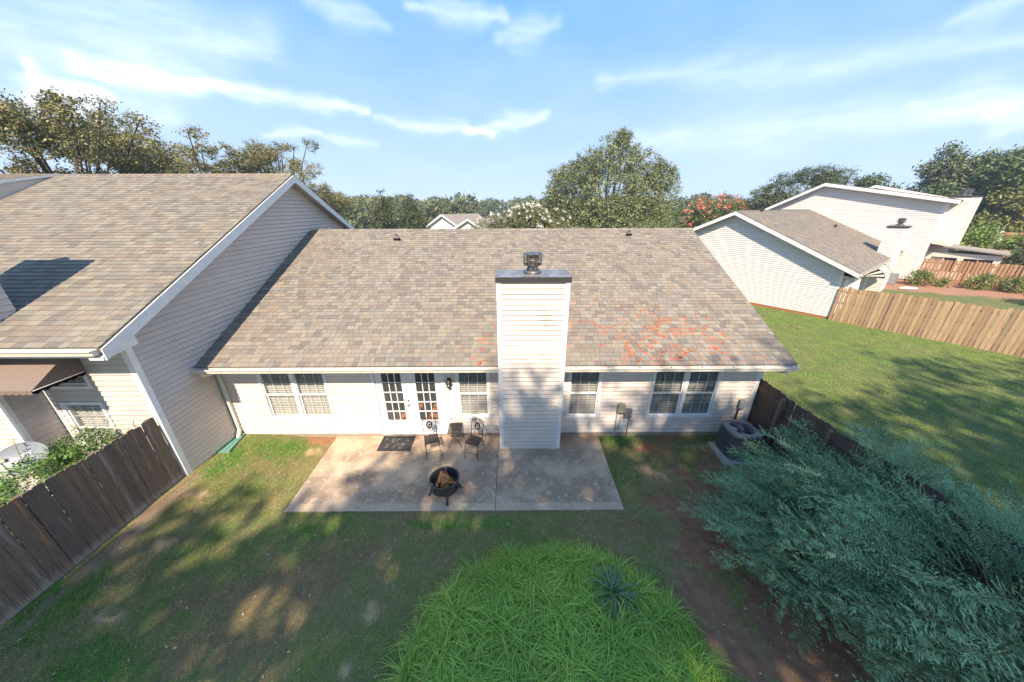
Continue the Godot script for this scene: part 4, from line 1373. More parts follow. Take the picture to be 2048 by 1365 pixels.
			obj("sunroom_wall", sr, M.trim_cream, b)
			for zz in [[z0 + 0.33, 3.35], [3.65, 5.0]]:
				var gl := MB.new()
				gl.lim(sx + 0.1, sx + 0.12, 1.5005, 2.5495, zz[0], zz[1])
				obj("sunroom_window", gl, M.glass, b)
				var bar := MB.new()
				bar.lim(sx + 0.06, sx + 0.14, 1.5005, 2.5495, (zz[0] + zz[1]) * 0.5 - 0.02, (zz[0] + zz[1]) * 0.5 + 0.02)
				obj("mullion", bar, M.trim, b)
			var dk := MB.new()
			dk.lim(sx + 1.6, sx + 1.7, 1.5005, 2.5495, z0 + 0.4, 5.0)
			obj("sunroom_screen", dk, M.dark_metal, b)
			var sf := MB.new()
			sf.col = Color(0.36, 0.33, 0.29)
			sf.bar(Vector3(sx + 1.4, 3.42, z0 + 0.03), Vector3(sx + 1.4, 2.98, 5.55), 3.3, 0.1)
			obj("sunroom_roof", sf, M.shingle, b)
		var rf := roof_shell(b, X - 0.4, X1, ze2, ye2, zr2, yr2, zb2, 6.13)
		if X < 20.0: shingles(rf, Vector3(X - 0.4, ye2 + 0.002, ze2 + 0.012), Vector3.RIGHT, Vector3(0, yr2 - ye2, zr2 - ze2).normalized(), 8.1, Vector2(yr2 - ye2, zr2 - ze2).length(), 0, 505, Color(0.9, 0.88, 0.86), 0.2, 1.6)
		rake(b, X - 0.4, -1.0, ze2, ye2 - 0.02, zr2, yr2 - 0.02, zb2, 6.11, 0.24)

func far_house(label: String, at: Vector3, turn: float, w: float, d: float, eave: float, ridge: float) -> void:   # gable end faces +z, ridge runs along z
	var h := thing("house", label, "house", at, turn, "roofs beyond the ridge")
	var wl := MB.new()
	wl.prism(PackedVector2Array([Vector2(-w / 2, 0), Vector2(w / 2, 0), Vector2(w / 2, eave), Vector2(0, ridge - 0.15), Vector2(-w / 2, eave)]), Vector3(0, 0, -d), Vector3.RIGHT, Vector3.UP, Vector3(0, 0, d))
	obj("wall", wl, M.siding_far, h)
	var k := (ridge - eave) / (w / 2)
	for s in [-1.0, 1.0]:
		var r := MB.new()
		r.col = Color(0.33, 0.29, 0.25)
		var e := Vector3(s * (w / 2 + 0.4), eave - 0.4 * k, 0.4)
		var t := Vector3(0, ridge, 0.4)
		var bk := Vector3(0, 0, -d - 0.8)
		var dn := Vector3(0, -0.12, 0)
		r.quad(e, t, t + bk, e + bk)
		r.quad(e + dn, e + bk + dn, t + bk + dn, t + dn)
		r.quad(e + dn, t + dn, t, e)
		r.quad(e + bk + dn, e + dn, e, e + bk)
		obj("roof", r, M.shingle, h)
		var f := MB.new()
		f.bar(e + Vector3(0, -0.1, 0.02), t + Vector3(0, -0.1, 0.02), 0.04, 0.26)
		obj("rake_board", f, M.trim, h)

# ---------------------------------------------------------------- fences
func fence(called: String, label: String, pts: Array, h: float, front: Vector3, mats: Array, sd: int, rails_in_front := false, gap := 0.006, bw := 0.138, top_var := 0.02, ear := 0.03, group := "") -> void:
	rng.seed = sd
	var f := thing(called, label, "fence", pts[0], 0.0, group)
	var o: Vector3 = pts[0]
	var meshes := []
	for m in mats:
		var mb := MB.new()
		mb.prism(PackedVector2Array([Vector2(0, 0), Vector2(bw, 0), Vector2(bw, h - ear), Vector2(bw - ear * 0.8, h), Vector2(ear * 0.8, h), Vector2(0, h - ear)]), Vector3(-bw / 2, 0, -0.009), Vector3.RIGHT, Vector3.UP, Vector3(0, 0, 0.018), 1.0 / bw, 1.0 / h)
		meshes.append(mb.mesh(m))
	var carry := bw * 0.5
	for i in pts.size() - 1:
		var a: Vector3 = pts[i]
		var b: Vector3 = pts[i + 1]
		var d := Vector3(b.x - a.x, 0, b.z - a.z)
		var ln := d.length()
		d /= ln
		var N := d.cross(Vector3.UP).normalized()
		if N.dot(front) < 0: N = -N
		var X := Vector3.UP.cross(N)
		var s := carry
		while s < ln:
			var p := a.lerp(b, s / ln)
			var B := Basis(X, Vector3.UP, N).rotated(N, rnd(-0.008, 0.008))
			if rng.randf() < 0.5: B = B * Basis(Vector3.UP, PI)
			B = B.scaled_local(Vector3(1, 1.0 + rnd(-top_var, top_var), 1))
			inst("board", meshes[rng.randi() % meshes.size()], Transform3D(B, p - o + N * rnd(-0.004, 0.004) + Vector3(0, -0.02, 0)), f)
			s += bw + gap + rnd(0, gap)
		carry = s - ln
		var side := N * (0.03 if rails_in_front else -0.03)
		for y in [0.3, h * 0.53, h - 0.28]:
			var r := MB.new()
			r.bar(a - o + Vector3(0, y, 0) + side, b - o + Vector3(0, y, 0) + side, 0.038, 0.085)
			obj("rail", r, M.rail, f)
		var q := 0.9 if rails_in_front else 0.05
		while q < ln:
			var p := a.lerp(b, q / ln) - o + side * 3.2
			var r := MB.new()
			r.lim(p.x - 0.045, p.x + 0.045, p.y - 0.1, p.y + h - 0.06, p.z - 0.045, p.z + 0.045)
			obj("post", r, M.post, f)
			q += 2.35

func make_fences() -> void:
	var pts := []
	for z in [1.68, 2.7, 3.7, 4.7, 5.9]: pts.append(Vector3(-7.85, ground_y(-7.85, z), z))
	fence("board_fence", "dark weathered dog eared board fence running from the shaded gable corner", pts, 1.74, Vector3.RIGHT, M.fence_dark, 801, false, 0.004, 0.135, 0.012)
	pts = []
	for k in 6:
		var t := k / 5.0
		var p := Vector3(lerpf(6.9, 7.42, t), 0, lerpf(-0.1, 5.9, t))
		pts.append(Vector3(p.x, ground_y(p.x, p.z) + 0.03 * (1 - t), p.z))
	fence("board_fence", "dark brown yard fence with rails and posts beside the air conditioner", pts, 1.85, Vector3.LEFT, M.fence_mid, 802, true, 0.004, 0.138, 0.012)
	var P := func(b: float, q: float) -> Vector3:
		var w := NB_AT + Basis(Vector3.UP, NB_TURN) * Vector3(b, 0, q)
		return Vector3(w.x, ground_y(w.x, w.z), w.z)
	pts = []
	for q in [0.06, 2.0, 4.0, 6.0, 8.0, 10.5]: pts.append(P.call(-0.1, q))
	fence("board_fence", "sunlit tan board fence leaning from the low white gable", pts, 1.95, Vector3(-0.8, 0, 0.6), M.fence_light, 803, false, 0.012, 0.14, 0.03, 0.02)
	pts = []
	for q in [1.85, 4.0, 6.0, 8.0, 10.0]: pts.append(P.call(15.3, q))
	fence("board_fence", "reddish tan board fence behind the mulch bed and shrubs", pts, 1.75, Vector3(-0.8, 0, 0.6), M.fence_red, 804, false, 0.03, 0.14, 0.02, 0.02)
	pts = []
	for q in [4.6, 7.0, 10.0, 13.0]: pts.append(P.call(26.0, q))
	fence("board_fence", "greyish far board fence behind the clipped round shrubs", pts, 1.9, Vector3(-0.8, 0, 0.6), M.fence_light, 805, false, 0.02, 0.2, 0.02, 0.02)
	var wallb := thing("terrace_wall", "stepped brown timber wall on the slope behind the white parasol", "wall", P.call(36.0, 8.0), NB_TURN)
	for i in 7:
		var mb := MB.new()
		mb.lim(0, 0.2, 0.3 * i, 0.3 * i + 0.28, -7.5 + rnd(-0.1, 0.1), 9.0)
		obj("plank", mb, M.fence_red[i % 2], wallb)

# ---------------------------------------------------------------- things on the patio and walls
func ring(o: Vector3, X: Vector3, Y: Vector3, rx: float, ry: float, k: int, from := 0.0, to := TAU) -> Array:
	var out := []
	for i in k:
		var t := from + (to - from) * i / (k if is_equal_approx(to - from, TAU) else k - 1)
		out.append(o + X * cos(t) * rx + Y * sin(t) * ry)
	return out

func scroll(o: Vector3, X: Vector3, Y: Vector3, r: float, turns := 1.25, k := 14) -> Array:
	var out := []
	for i in k:
		var t := float(i) / (k - 1)
		out.append(o + (X * cos(TAU * turns * t) + Y * sin(TAU * turns * t)) * r * (1.0 - 0.75 * t))
	return out

func make_chair(label: String, at: Vector3, turn: float) -> void:
	var c := thing("bistro_chair", label, "chair", at, turn, "wrought iron chairs by the french door")
	var m: Material = M.iron
	for s in [-1.0, 1.0]:
		var fl := MB.new()
		fl.tube([Vector3(s * 0.175, 0.44, 0.17), Vector3(s * 0.18, 0.2, 0.19), Vector3(s * 0.19, 0.0, 0.215)], 0.009, 0.008, 6)
		fl.lathe([Vector2(0, -0.002), Vector2(0.014, 0.0), Vector2(0.014, 0.014), Vector2(0, 0.018)], 8, Vector3(s * 0.19, 0.002, 0.215))
		obj("leg", fl, m, c)
		var rl := MB.new()
		rl.tube([Vector3(s * 0.17, 0.44, -0.16), Vector3(s * 0.175, 0.2, -0.2), Vector3(s * 0.185, 0.0, -0.26)], 0.009, 0.008, 6)
		obj("leg", rl, m, c)
	var st := MB.new()
	st.tube([Vector3(-0.182, 0.16, 0.195), Vector3(0.182, 0.16, 0.195)], 0.006, 0.006, 5)
	st.tube([Vector3(-0.176, 0.18, -0.21), Vector3(0.176, 0.18, -0.21)], 0.006, 0.006, 5)
	obj("stretcher", st, m, c)
	var sf := MB.new()
	sf.tube([Vector3(-0.18, 0.445, 0.18), Vector3(0.18, 0.445, 0.18), Vector3(0.175, 0.445, -0.165), Vector3(-0.175, 0.445, -0.165)], 0.01, 0.01, 6, true)
	obj("seat_frame", sf, m, c)
	var seat := MB.new()
	for i in 6:
		var x := -0.15 + 0.06 * i
		seat.lim(x - 0.02, x + 0.02, 0.444, 0.447, -0.165, 0.18)
		var z := -0.135 + 0.058 * i
		seat.lim(-0.178, 0.178, 0.4475, 0.45, z - 0.02, z + 0.02)
	obj("seat", seat, m, c)
	var X := Vector3.RIGHT
	var Y := Vector3(0, 0.97, -0.22).normalized()
	var o := Vector3(0, 0.45, -0.165)
	var bk := MB.new()
	var pts := [o - X * 0.17, o - X * 0.175 + Y * 0.3, o - X * 0.175 + Y * 0.42]
	pts.append_array(ring(o + Y * 0.42, X, Y, 0.175, 0.09, 9, PI, 0.0))
	pts.append_array([o + X * 0.175 + Y * 0.3, o + X * 0.17])
	bk.tube(pts, 0.009, 0.009, 6)
	obj("back_frame", bk, m, c)
	var md := MB.new()
	var mo := o + Y * 0.30
	md.tube(ring(mo, X, Y, 0.072, 0.105, 22), 0.014, 0.014, 6, true)
	md.tube(ring(mo, X, Y, 0.055, 0.085, 22), 0.007, 0.007, 5, true)
	md.tube([mo - Y * 0.085, mo + Y * 0.085], 0.009, 0.009, 5)
	md.tube([mo - X * 0.05, mo + X * 0.05], 0.007, 0.007, 5)
	for q in 4:
		var an := PI / 4 + q * PI / 2
		md.tube(ring(mo + X * cos(an) * 0.028 + Y * sin(an) * 0.045, X, Y, 0.016, 0.022, 8), 0.005, 0.005, 4, true)
	obj("medallion", md, m, c)
	for s in [-1.0, 1.0]:
		for q in [[0.11, 0.42, 0.045], [0.125, 0.18, 0.04], [0.05, 0.14, 0.035], [0.055, 0.455, 0.03]]:
			var sc := MB.new()
			sc.tube(scroll(o + X * s * q[0] + Y * q[1], X * s, Y, q[2]), 0.006, 0.005, 5)
			obj("scroll", sc, m, c)

func make_table(at: Vector3) -> void:
	var t := thing("side_table", "small square wrought iron table between the two black chairs", "table", at, 0.02)
	var top := MB.new()
	for i in 15:
		var x := -0.165 + 0.33 * i / 14.0
		top.lim(x - 0.006, x + 0.006, 0.497, 0.4995, -0.21, 0.21)
	for i in 18:
		var z := -0.205 + 0.41 * i / 17.0
		top.lim(-0.17, 0.17, 0.5, 0.5025, z - 0.006, z + 0.006)
	obj("table_top", top, M.iron, t)
	var rm := MB.new()
	rm.tube([Vector3(-0.175, 0.5, -0.22), Vector3(0.175, 0.5, -0.22), Vector3(0.175, 0.5, 0.22), Vector3(-0.175, 0.5, 0.22)], 0.009, 0.009, 6, true)
	obj("rim", rm, M.iron, t)
	for z in [-0.2, 0.2]:
		var lg := MB.new()
		var pts := []
		for i in 13:
			var u := -1.0 + 2.0 * i / 12.0
			pts.append(Vector3(u * 0.18, 0.3 - 0.3 * pow(absf(u), 2.2), z + (0.02 if z > 0 else -0.02) * absf(u)))
		lg.tube(pts, 0.008, 0.008, 6)
		obj("leg", lg, M.iron, t)
		for s in [-1.0, 1.0]:
			var sc := MB.new()
			sc.tube([Vector3(s * 0.01, 0.3, z), Vector3(s * 0.08, 0.36, z), Vector3(s * 0.13, 0.42, z)], 0.006, 0.006, 5)
			sc.tube(scroll(Vector3(s * 0.115, 0.435, z), Vector3(s, 0, 0), Vector3.UP, 0.05), 0.006, 0.005, 5)
			obj("scroll", sc, M.iron, t)

func make_fire_pit() -> void:
	var at := Vector3(-1.49, 0.02, 1.93)
	var p := thing("fire_pit", "round black steel fire pit bowl standing on the patio", "fire pit", at, 0.15)
	var b := MB.new()
	b.lathe([Vector2(0.0, 0.13), Vector2(0.26, 0.13), Vector2(0.305, 0.15), Vector2(0.33, 0.3), Vector2(0.34, 0.40), Vector2(0.352, 0.405), Vector2(0.352, 0.425), Vector2(0.318, 0.425), Vector2(0.312, 0.38), Vector2(0.29, 0.19), Vector2(0.0, 0.18)], 40)
	obj("bowl", b, M.dark_metal, p)
	var bd := MB.new()
	bd.tube(ring(Vector3(0, 0.165, 0), Vector3.RIGHT, Vector3.BACK, 0.315, 0.315, 40), 0.01, 0.01, 5, true)
	obj("bead", bd, M.dark_metal, p)
	for i in 4:
		var a := TAU * i / 4.0 + 1.45
		var d := Vector3(cos(a), 0, sin(a))
		var l := MB.new()
		l.bar(d * 0.3 + Vector3(0, 0.2, 0), d * 0.375, 0.05, 0.03, d)
		l.bar(d * 0.34, d * 0.41, 0.05, 0.012)
		obj("leg", l, M.dark_metal, p)
		var e := a + PI / 4
		var dd := Vector3(cos(e), 0, sin(e))
		var hd := MB.new()
		hd.tube(ring(dd * 0.345 + Vector3(0, 0.3, 0), Vector3(-dd.z, 0, dd.x), Vector3.UP, 0.035, 0.035, 12), 0.008, 0.008, 5, true)
		hd.box(dd * 0.34 + Vector3(0, 0.325, 0), Vector3(0.03, 0.04, 0.03))
		obj("ring_handle", hd, M.iron, p)
	for i in 3:
		var a := TAU * i / 3.0 - 1.5
		var s := MB.new()
		s.lathe([Vector2(0, 0.02), Vector2(0.014, 0.014), Vector2(0.016, 0.0)], 8, Vector3(cos(a) * 0.31, 0.4, sin(a) * 0.31))
		obj("bolt", s, M.white, p)
	# split logs leaning together
	rng.seed = 91
	var labels := ["split log leaning at the left rim of the fire pit", "pale split log standing upright at the front of the pit", "split log upright beside the pale front log", "log leaning on the right front of the pit", "log lying against the right rim of the pit", "short log at the back right of the pit", "dark ended log at the back of the pit", "log at the back left under the leaning one", "thin split stick crossing the pit middle", "reddish log low between the front logs"]
	var poses := [[-0.17, 0.06, 0.5, 0.9], [-0.045, 0.12, 0.2, 0.35], [0.035, 0.11, 0.15, 0.3], [0.13, 0.05, -0.55, 0.6], [0.19, -0.02, -0.8, 0.8], [0.14, -0.12, -0.5, 1.0], [0.0, -0.16, 0.1, 1.1], [-0.11, -0.1, 0.6, 1.0], [0.09, -0.03, -0.7, 0.7], [0.06, 0.17, -0.2, 0.9]]
	for i in poses.size():
		var q: Array = poses[i]
		var mb := MB.new()
		var ln := rnd(0.29, 0.38)
		var r := rnd(0.052, 0.066)
		var poly := PackedVector2Array([Vector2(-r, -r * 0.6), Vector2(r * 0.9, -r * 0.7), Vector2(r * 0.7, r * 0.5), Vector2(0.0, r * 0.95), Vector2(-r * 0.8, r * 0.4)])
		mb.prism(poly, Vector3(0, 0, 0), Vector3.RIGHT, Vector3.FORWARD, Vector3(0, ln, 0))
		var o := obj("firewood_log", mb, M.log if i % 4 != 3 else M.log_bark)
		tag(o, labels[i], "log", "split logs stacked in the fire pit")
		var lean := Basis(Vector3.BACK, -q[2] * 0.9) * Basis(Vector3.RIGHT, -q[3] * 0.75 if q[1] > 0 else q[3] * 0.6)
		o.transform = Transform3D(lean * Basis(Vector3.UP, rnd(0, 3)), at + Vector3(q[0] * 1.05, 0.215, q[1] * 1.1))

func make_ac() -> void:
	var at := Vector3(6.16, 0.0, 0.7)
	at.y = ground_y(at.x, at.z)
	var pad := MB.new()
	pad.lim(-0.5, 0.46, -0.05, 0.07, -0.42, 0.46)
	var a := thing("air_conditioner", "dark grey condenser unit with round top fan beside the fence", "air conditioner", at)
	var po := obj("equipment_pad", pad, M.concrete_pad)
	po.position = at
	tag(po, "pale concrete pad under the dark grey condenser unit", "pad")
	var k := 32
	var R := func(t: float, r: float) -> Vector3:   # rounded square
		var c := cos(t)
		var s := sin(t)
		var n := pow(pow(absf(c), 5.0) + pow(absf(s), 5.0), -0.2)
		return Vector3(c * n * r, 0, s * n * r)
	var body := MB.new()
	for i in k:
		var t0 := TAU * i / k
		var t1 := TAU * (i + 1) / k
		var p: Vector3 = R.call(t0, 0.355)
		var q: Vector3 = R.call(t1, 0.355)
		body.quad(q + Vector3(0, 0.08, 0), p + Vector3(0, 0.08, 0), p + Vector3(0, 0.80, 0), q + Vector3(0, 0.80, 0))
	obj("cabinet", body, M.ac, a)
	for i in 44:   # upright louvre ribs
		var t := TAU * (i + 0.5) / 44
		var p: Vector3 = R.call(t, 0.36)
		var rb := MB.new()
		rb.box(p + Vector3(0, 0.43, 0), Vector3(0.014, 0.66, 0.022), Basis(Vector3.UP, -t + PI / 2))
		obj("rib", rb, M.ac, a)
	var top := MB.new()
	for i in k:
		var t0 := TAU * i / k
		var t1 := TAU * (i + 1) / k
		var p: Vector3 = R.call(t0, 0.375)
		var q: Vector3 = R.call(t1, 0.375)
		var ip := Vector3(cos(t0), 0, sin(t0)) * 0.275
		var iq := Vector3(cos(t1), 0, sin(t1)) * 0.275
		var y0 := Vector3(0, 0.79, 0)
		var y1 := Vector3(0, 0.845, 0)
		var y2 := Vector3(0, 0.865, 0)
		top.quad(q + y0, p + y0, p + y1, q + y1)
		top.quad(q + y1, p + y1, p * 0.96 + y2, q * 0.96 + y2)
		top.quad(q * 0.96 + y2, p * 0.96 + y2, ip + y2, iq + y2)
		top.quad(ip + y2, iq + y2, iq + Vector3(0, 0.7, 0), ip + Vector3(0, 0.7, 0))
	obj("top_cover", top, mat(lin(0.17, 0.18, 0.195), 0.45), a)
	var gr := MB.new()
	for r in [0.07, 0.115, 0.16, 0.205, 0.25]: gr.tube(ring(Vector3(0, 0.862, 0), Vector3.RIGHT, Vector3.BACK, r, r, 36), 0.0022, 0.0022, 4, true)
	for i in 8:
		var t := TAU * i / 8
		gr.tube([Vector3(cos(t) * 0.04, 0.862, sin(t) * 0.04), Vector3(cos(t) * 0.275, 0.862, sin(t) * 0.275)], 0.0025, 0.0025, 4)
	obj("grille", gr, M.iron, a)
	var hub := MB.new()
	hub.lathe([Vector2(0.075, 0.80), Vector2(0.075, 0.835), Vector2(0.06, 0.85), Vector2(0.0, 0.855)], 18)
	obj("fan_hub", hub, mat(lin(0.16, 0.17, 0.23), 0.5), a)
	for i in 4:
		var t := TAU * i / 4 + 0.4
		var bl := MB.new()
		var d := Vector3(cos(t), 0, sin(t))
		var e := Vector3(-sin(t), 0, cos(t))
		bl.quad(d * 0.06 - e * 0.03 + Vector3(0, 0.78, 0), d * 0.26 - e * 0.09 + Vector3(0, 0.76, 0), d * 0.26 + e * 0.07 + Vector3(0, 0.82, 0), d * 0.06 + e * 0.03 + Vector3(0, 0.82, 0))
		obj("fan_blade", bl, mat(lin(0.3, 0.3, 0.31), 0.4, null, Vector3.ONE, null, 1.0, 0.6), a)
	var coil := MB.new()
	coil.lim(-0.27, 0.27, 0.6, 0.62, -0.27, 0.27)
	obj("shroud_floor", coil, M.iron, a)
	var pl := MB.new()
	pl.lim(0.02, 0.17, 0.715, 0.745, 0.372, 0.378)
	obj("badge", pl, M.iron, a)

func make_wall_things() -> void:
	# lantern
	var l := thing("wall_lantern", "dark metal wall lantern mounted beside the french door", "lamp", Vector3(-1.60, 1.93, 0.016))
	var mb := MB.new()
	mb.lim(-0.055, 0.055, -0.13, 0.09, 0.0, 0.018)
	obj("back_plate", mb, M.iron, l)
	var arm := MB.new()
	arm.tube([Vector3(0, 0.06, 0.015), Vector3(0, 0.13, 0.05), Vector3(0, 0.15, 0.11), Vector3(0, 0.11, 0.12)], 0.01, 0.01, 6)
	arm.tube([Vector3(0, -0.09, 0.015), Vector3(0, -0.19, 0.04), Vector3(0, -0.25, 0.02)], 0.012, 0.004, 6)
	obj("arm", arm, M.iron, l)
	var rf := MB.new()
	rf.lathe([Vector2(0.0, 0.12), Vector2(0.025, 0.09), Vector2(0.085, 0.025), Vector2(0.085, 0.01), Vector2(0.0, 0.01)], 6, Vector3(0, 0, 0.12))
	obj("lantern_roof", rf, M.iron, l)
	var gl := MB.new()
	gl.lathe([Vector2(0.045, -0.13), Vector2(0.07, 0.005)], 6, Vector3(0, 0, 0.12))
	obj("glass", gl, M.glass, l)
	var cg := MB.new()
	for i in 6:
		var a := TAU * i / 6
		cg.bar(Vector3(cos(a) * 0.046, -0.13, sin(a) * 0.046 + 0.12), Vector3(cos(a) * 0.072, 0.008, sin(a) * 0.072 + 0.12), 0.008, 0.008)
	cg.lathe([Vector2(0.0, -0.16), Vector2(0.03, -0.145), Vector2(0.05, -0.13), Vector2(0.0, -0.128)], 6, Vector3(0, 0, 0.12))
	obj("cage", cg, M.iron, l)
	var bulb := MB.new()
	bulb.lathe([Vector2(0, -0.1), Vector2(0.018, -0.09), Vector2(0.02, -0.05), Vector2(0.012, -0.02), Vector2(0, -0.01)], 8, Vector3(0, 0, 0.12))
	obj("bulb", bulb, M.white, l)
	# outlet
	var o := thing("outdoor_outlet", "small white outlet cover low on the siding beside the door", "outlet", Vector3(-1.635, 0.72, 0.017))
	var pl := MB.new()
	pl.lim(-0.055, 0.055, -0.065, 0.065, 0, 0.014)
	obj("plate", pl, M.trim, o)
	var so := MB.new()
	so.lim(-0.026, 0.026, 0.006, 0.036, 0.0142, 0.02)
	so.lim(-0.026, 0.026, -0.036, -0.006, 0.0142, 0.02)
	obj("socket", so, M.box_grey, o)
	# meter boxes
	var b1 := thing("utility_box", "greenish grey utility box on the siding, higher of the pair", "utility box", Vector3(3.15, 1.07, 0.017))
	var m1 := MB.new()
	m1.lim(-0.105, 0.105, -0.12, 0.12, 0, 0.1)
	obj("case", m1, M.box_green, b1)
	var m2 := MB.new()
	m2.lim(-0.112, 0.112, 0.05, 0.126, 0.1005, 0.112)
	m2.lim(-0.112, 0.112, -0.122, 0.045, 0.1005, 0.107)
	m2.lim(-0.015, 0.015, 0.127, 0.16, 0.0, 0.03)
	obj("cover", m2, M.box_green, b1)
	var m3 := MB.new()
	m3.tube([Vector3(-0.085, -0.12, 0.03), Vector3(-0.085, -0.98, 0.03)], 0.016, 0.016, 8)
	obj("conduit", m3, M.pipe, b1)
	var m4 := MB.new()
	m4.tube([Vector3(0.02, -0.12, 0.03), Vector3(0.03, -0.3, 0.012), Vector3(0.02, -0.75, 0.012)], 0.006, 0.006, 5)
	obj("cable", m4, M.box_grey, b1)
	var b2 := thing("utility_box", "slate grey utility box on the siding, lower of the pair", "utility box", Vector3(3.355, 0.9, 0.017))
	var n1 := MB.new()
	n1.lim(-0.1, 0.1, -0.13, 0.13, 0, 0.09)
	obj("case", n1, M.box_grey, b2)
	var n2 := MB.new()
	n2.lim(-0.105, 0.105, 0.06, 0.136, 0.0905, 0.1)
	n2.lim(-0.095, 0.095, -0.12, 0.05, 0.0905, 0.096)
	obj("cover", n2, M.box_grey, b2)
	var n3 := MB.new()
	n3.tube([Vector3(0.06, -0.13, 0.025), Vector3(0.06, -0.8, 0.02)], 0.009, 0.009, 6)
	obj("cable", n3, M.iron, b2)
	var b3 := thing("disconnect_box", "small grey switch box above the air conditioner, with a black pipe", "switch box", Vector3(6.49, 1.18, 0.017))
	var d1 := MB.new()
	d1.lim(-0.085, 0.085, -0.14, 0.13, 0, 0.085)
	obj("case", d1, M.box_grey, b3)
	var d2 := MB.new()
	d2.lim(-0.09, 0.09, -0.1, 0.135, 0.0855, 0.1)
	d2.lim(-0.03, 0.05, -0.02, 0.06, 0.1005, 0.106)
	obj("cover", d2, M.pipe, b3)
	var d3 := MB.new()
	d3.tube([Vector3(-0.03, -0.14, 0.03), Vector3(-0.05, -0.45, 0.04), Vector3(-0.09, -0.75, 0.12)], 0.022, 0.022, 8)
	obj("pipe", d3, M.iron, b3)
	# door mat
	var mt := thing("door_mat", "black rubber mat with leaf pattern before the french door", "mat", Vector3(-3.17, 0.088, 0.315))
	mt.rotation.x = 0.041
	var mm := MB.new()
	mm.lim(-0.46, 0.46, 0.0, 0.012, -0.285, 0.295)
	obj("mat_base", mm, M.mat_rubber, mt)
	var mr := MB.new()
	mr.lim(-0.46, -0.435, 0.0122, 0.017, -0.285, 0.295)
	mr.lim(0.435, 0.46, 0.0122, 0.017, -0.285, 0.295)
	mr.lim(-0.4349, 0.4349, 0.0122, 0.017, -0.285, -0.262)
	mr.lim(-0.4349, 0.4349, 0.0122, 0.017, 0.272, 0.295)
	obj("border", mr, M.mat_rubber, mt)
	rng.seed = 77
	var mp := MB.new()
	for k in 15:
		var p0 := Vector3(rnd(-0.35, 0.35), 0.014, rnd(-0.22, 0.22))
		var an := rng.randf() * TAU
		for j in 5:
			var d := Vector3(cos(an + (j - 2) * 0.35), 0, sin(an + (j - 2) * 0.35))
			var e := p0 + d * rnd(0.06, 0.12)
			if absf(e.x) < 0.42 and absf(e.z) < 0.25: mp.bar(p0, e, 0.004, 0.003)
	obj("relief", mp, M.box_grey, mt)
	# splash block
	var sp := thing("splash_block", "teal plastic splash block under the downspout by the gable", "splash block", Vector3(-7.66, ground_y(-7.66, 0.45) + 0.015, 0.46), 0.1)
	var s1 := MB.new()
	s1.prism(PackedVector2Array([Vector2(-0.1, -0.36), Vector2(0.1, -0.36), Vector2(0.15, 0.36), Vector2(-0.15, 0.36)]), Vector3(0, 0.0, 0), Vector3.RIGHT, Vector3.BACK, Vector3(0, -0.02, 0))
	obj("tray", s1, M.teal, sp)
	var s2 := MB.new()
	s2.bar(Vector3(-0.105, 0.02, -0.36), Vector3(-0.155, 0.02, 0.36), 0.02, 0.06)
	s2.bar(Vector3(0.105, 0.02, -0.36), Vector3(0.155, 0.02, 0.36), 0.02, 0.06)
	s2.bar(Vector3(-0.1, 0.02, -0.365), Vector3(0.1, 0.02, -0.365), 0.02, 0.06)
	s2.bar(Vector3(0.0, 0.008, -0.3), Vector3(0.0, 0.008, 0.36), 0.03, 0.015)
	obj("curb", s2, M.teal, sp)

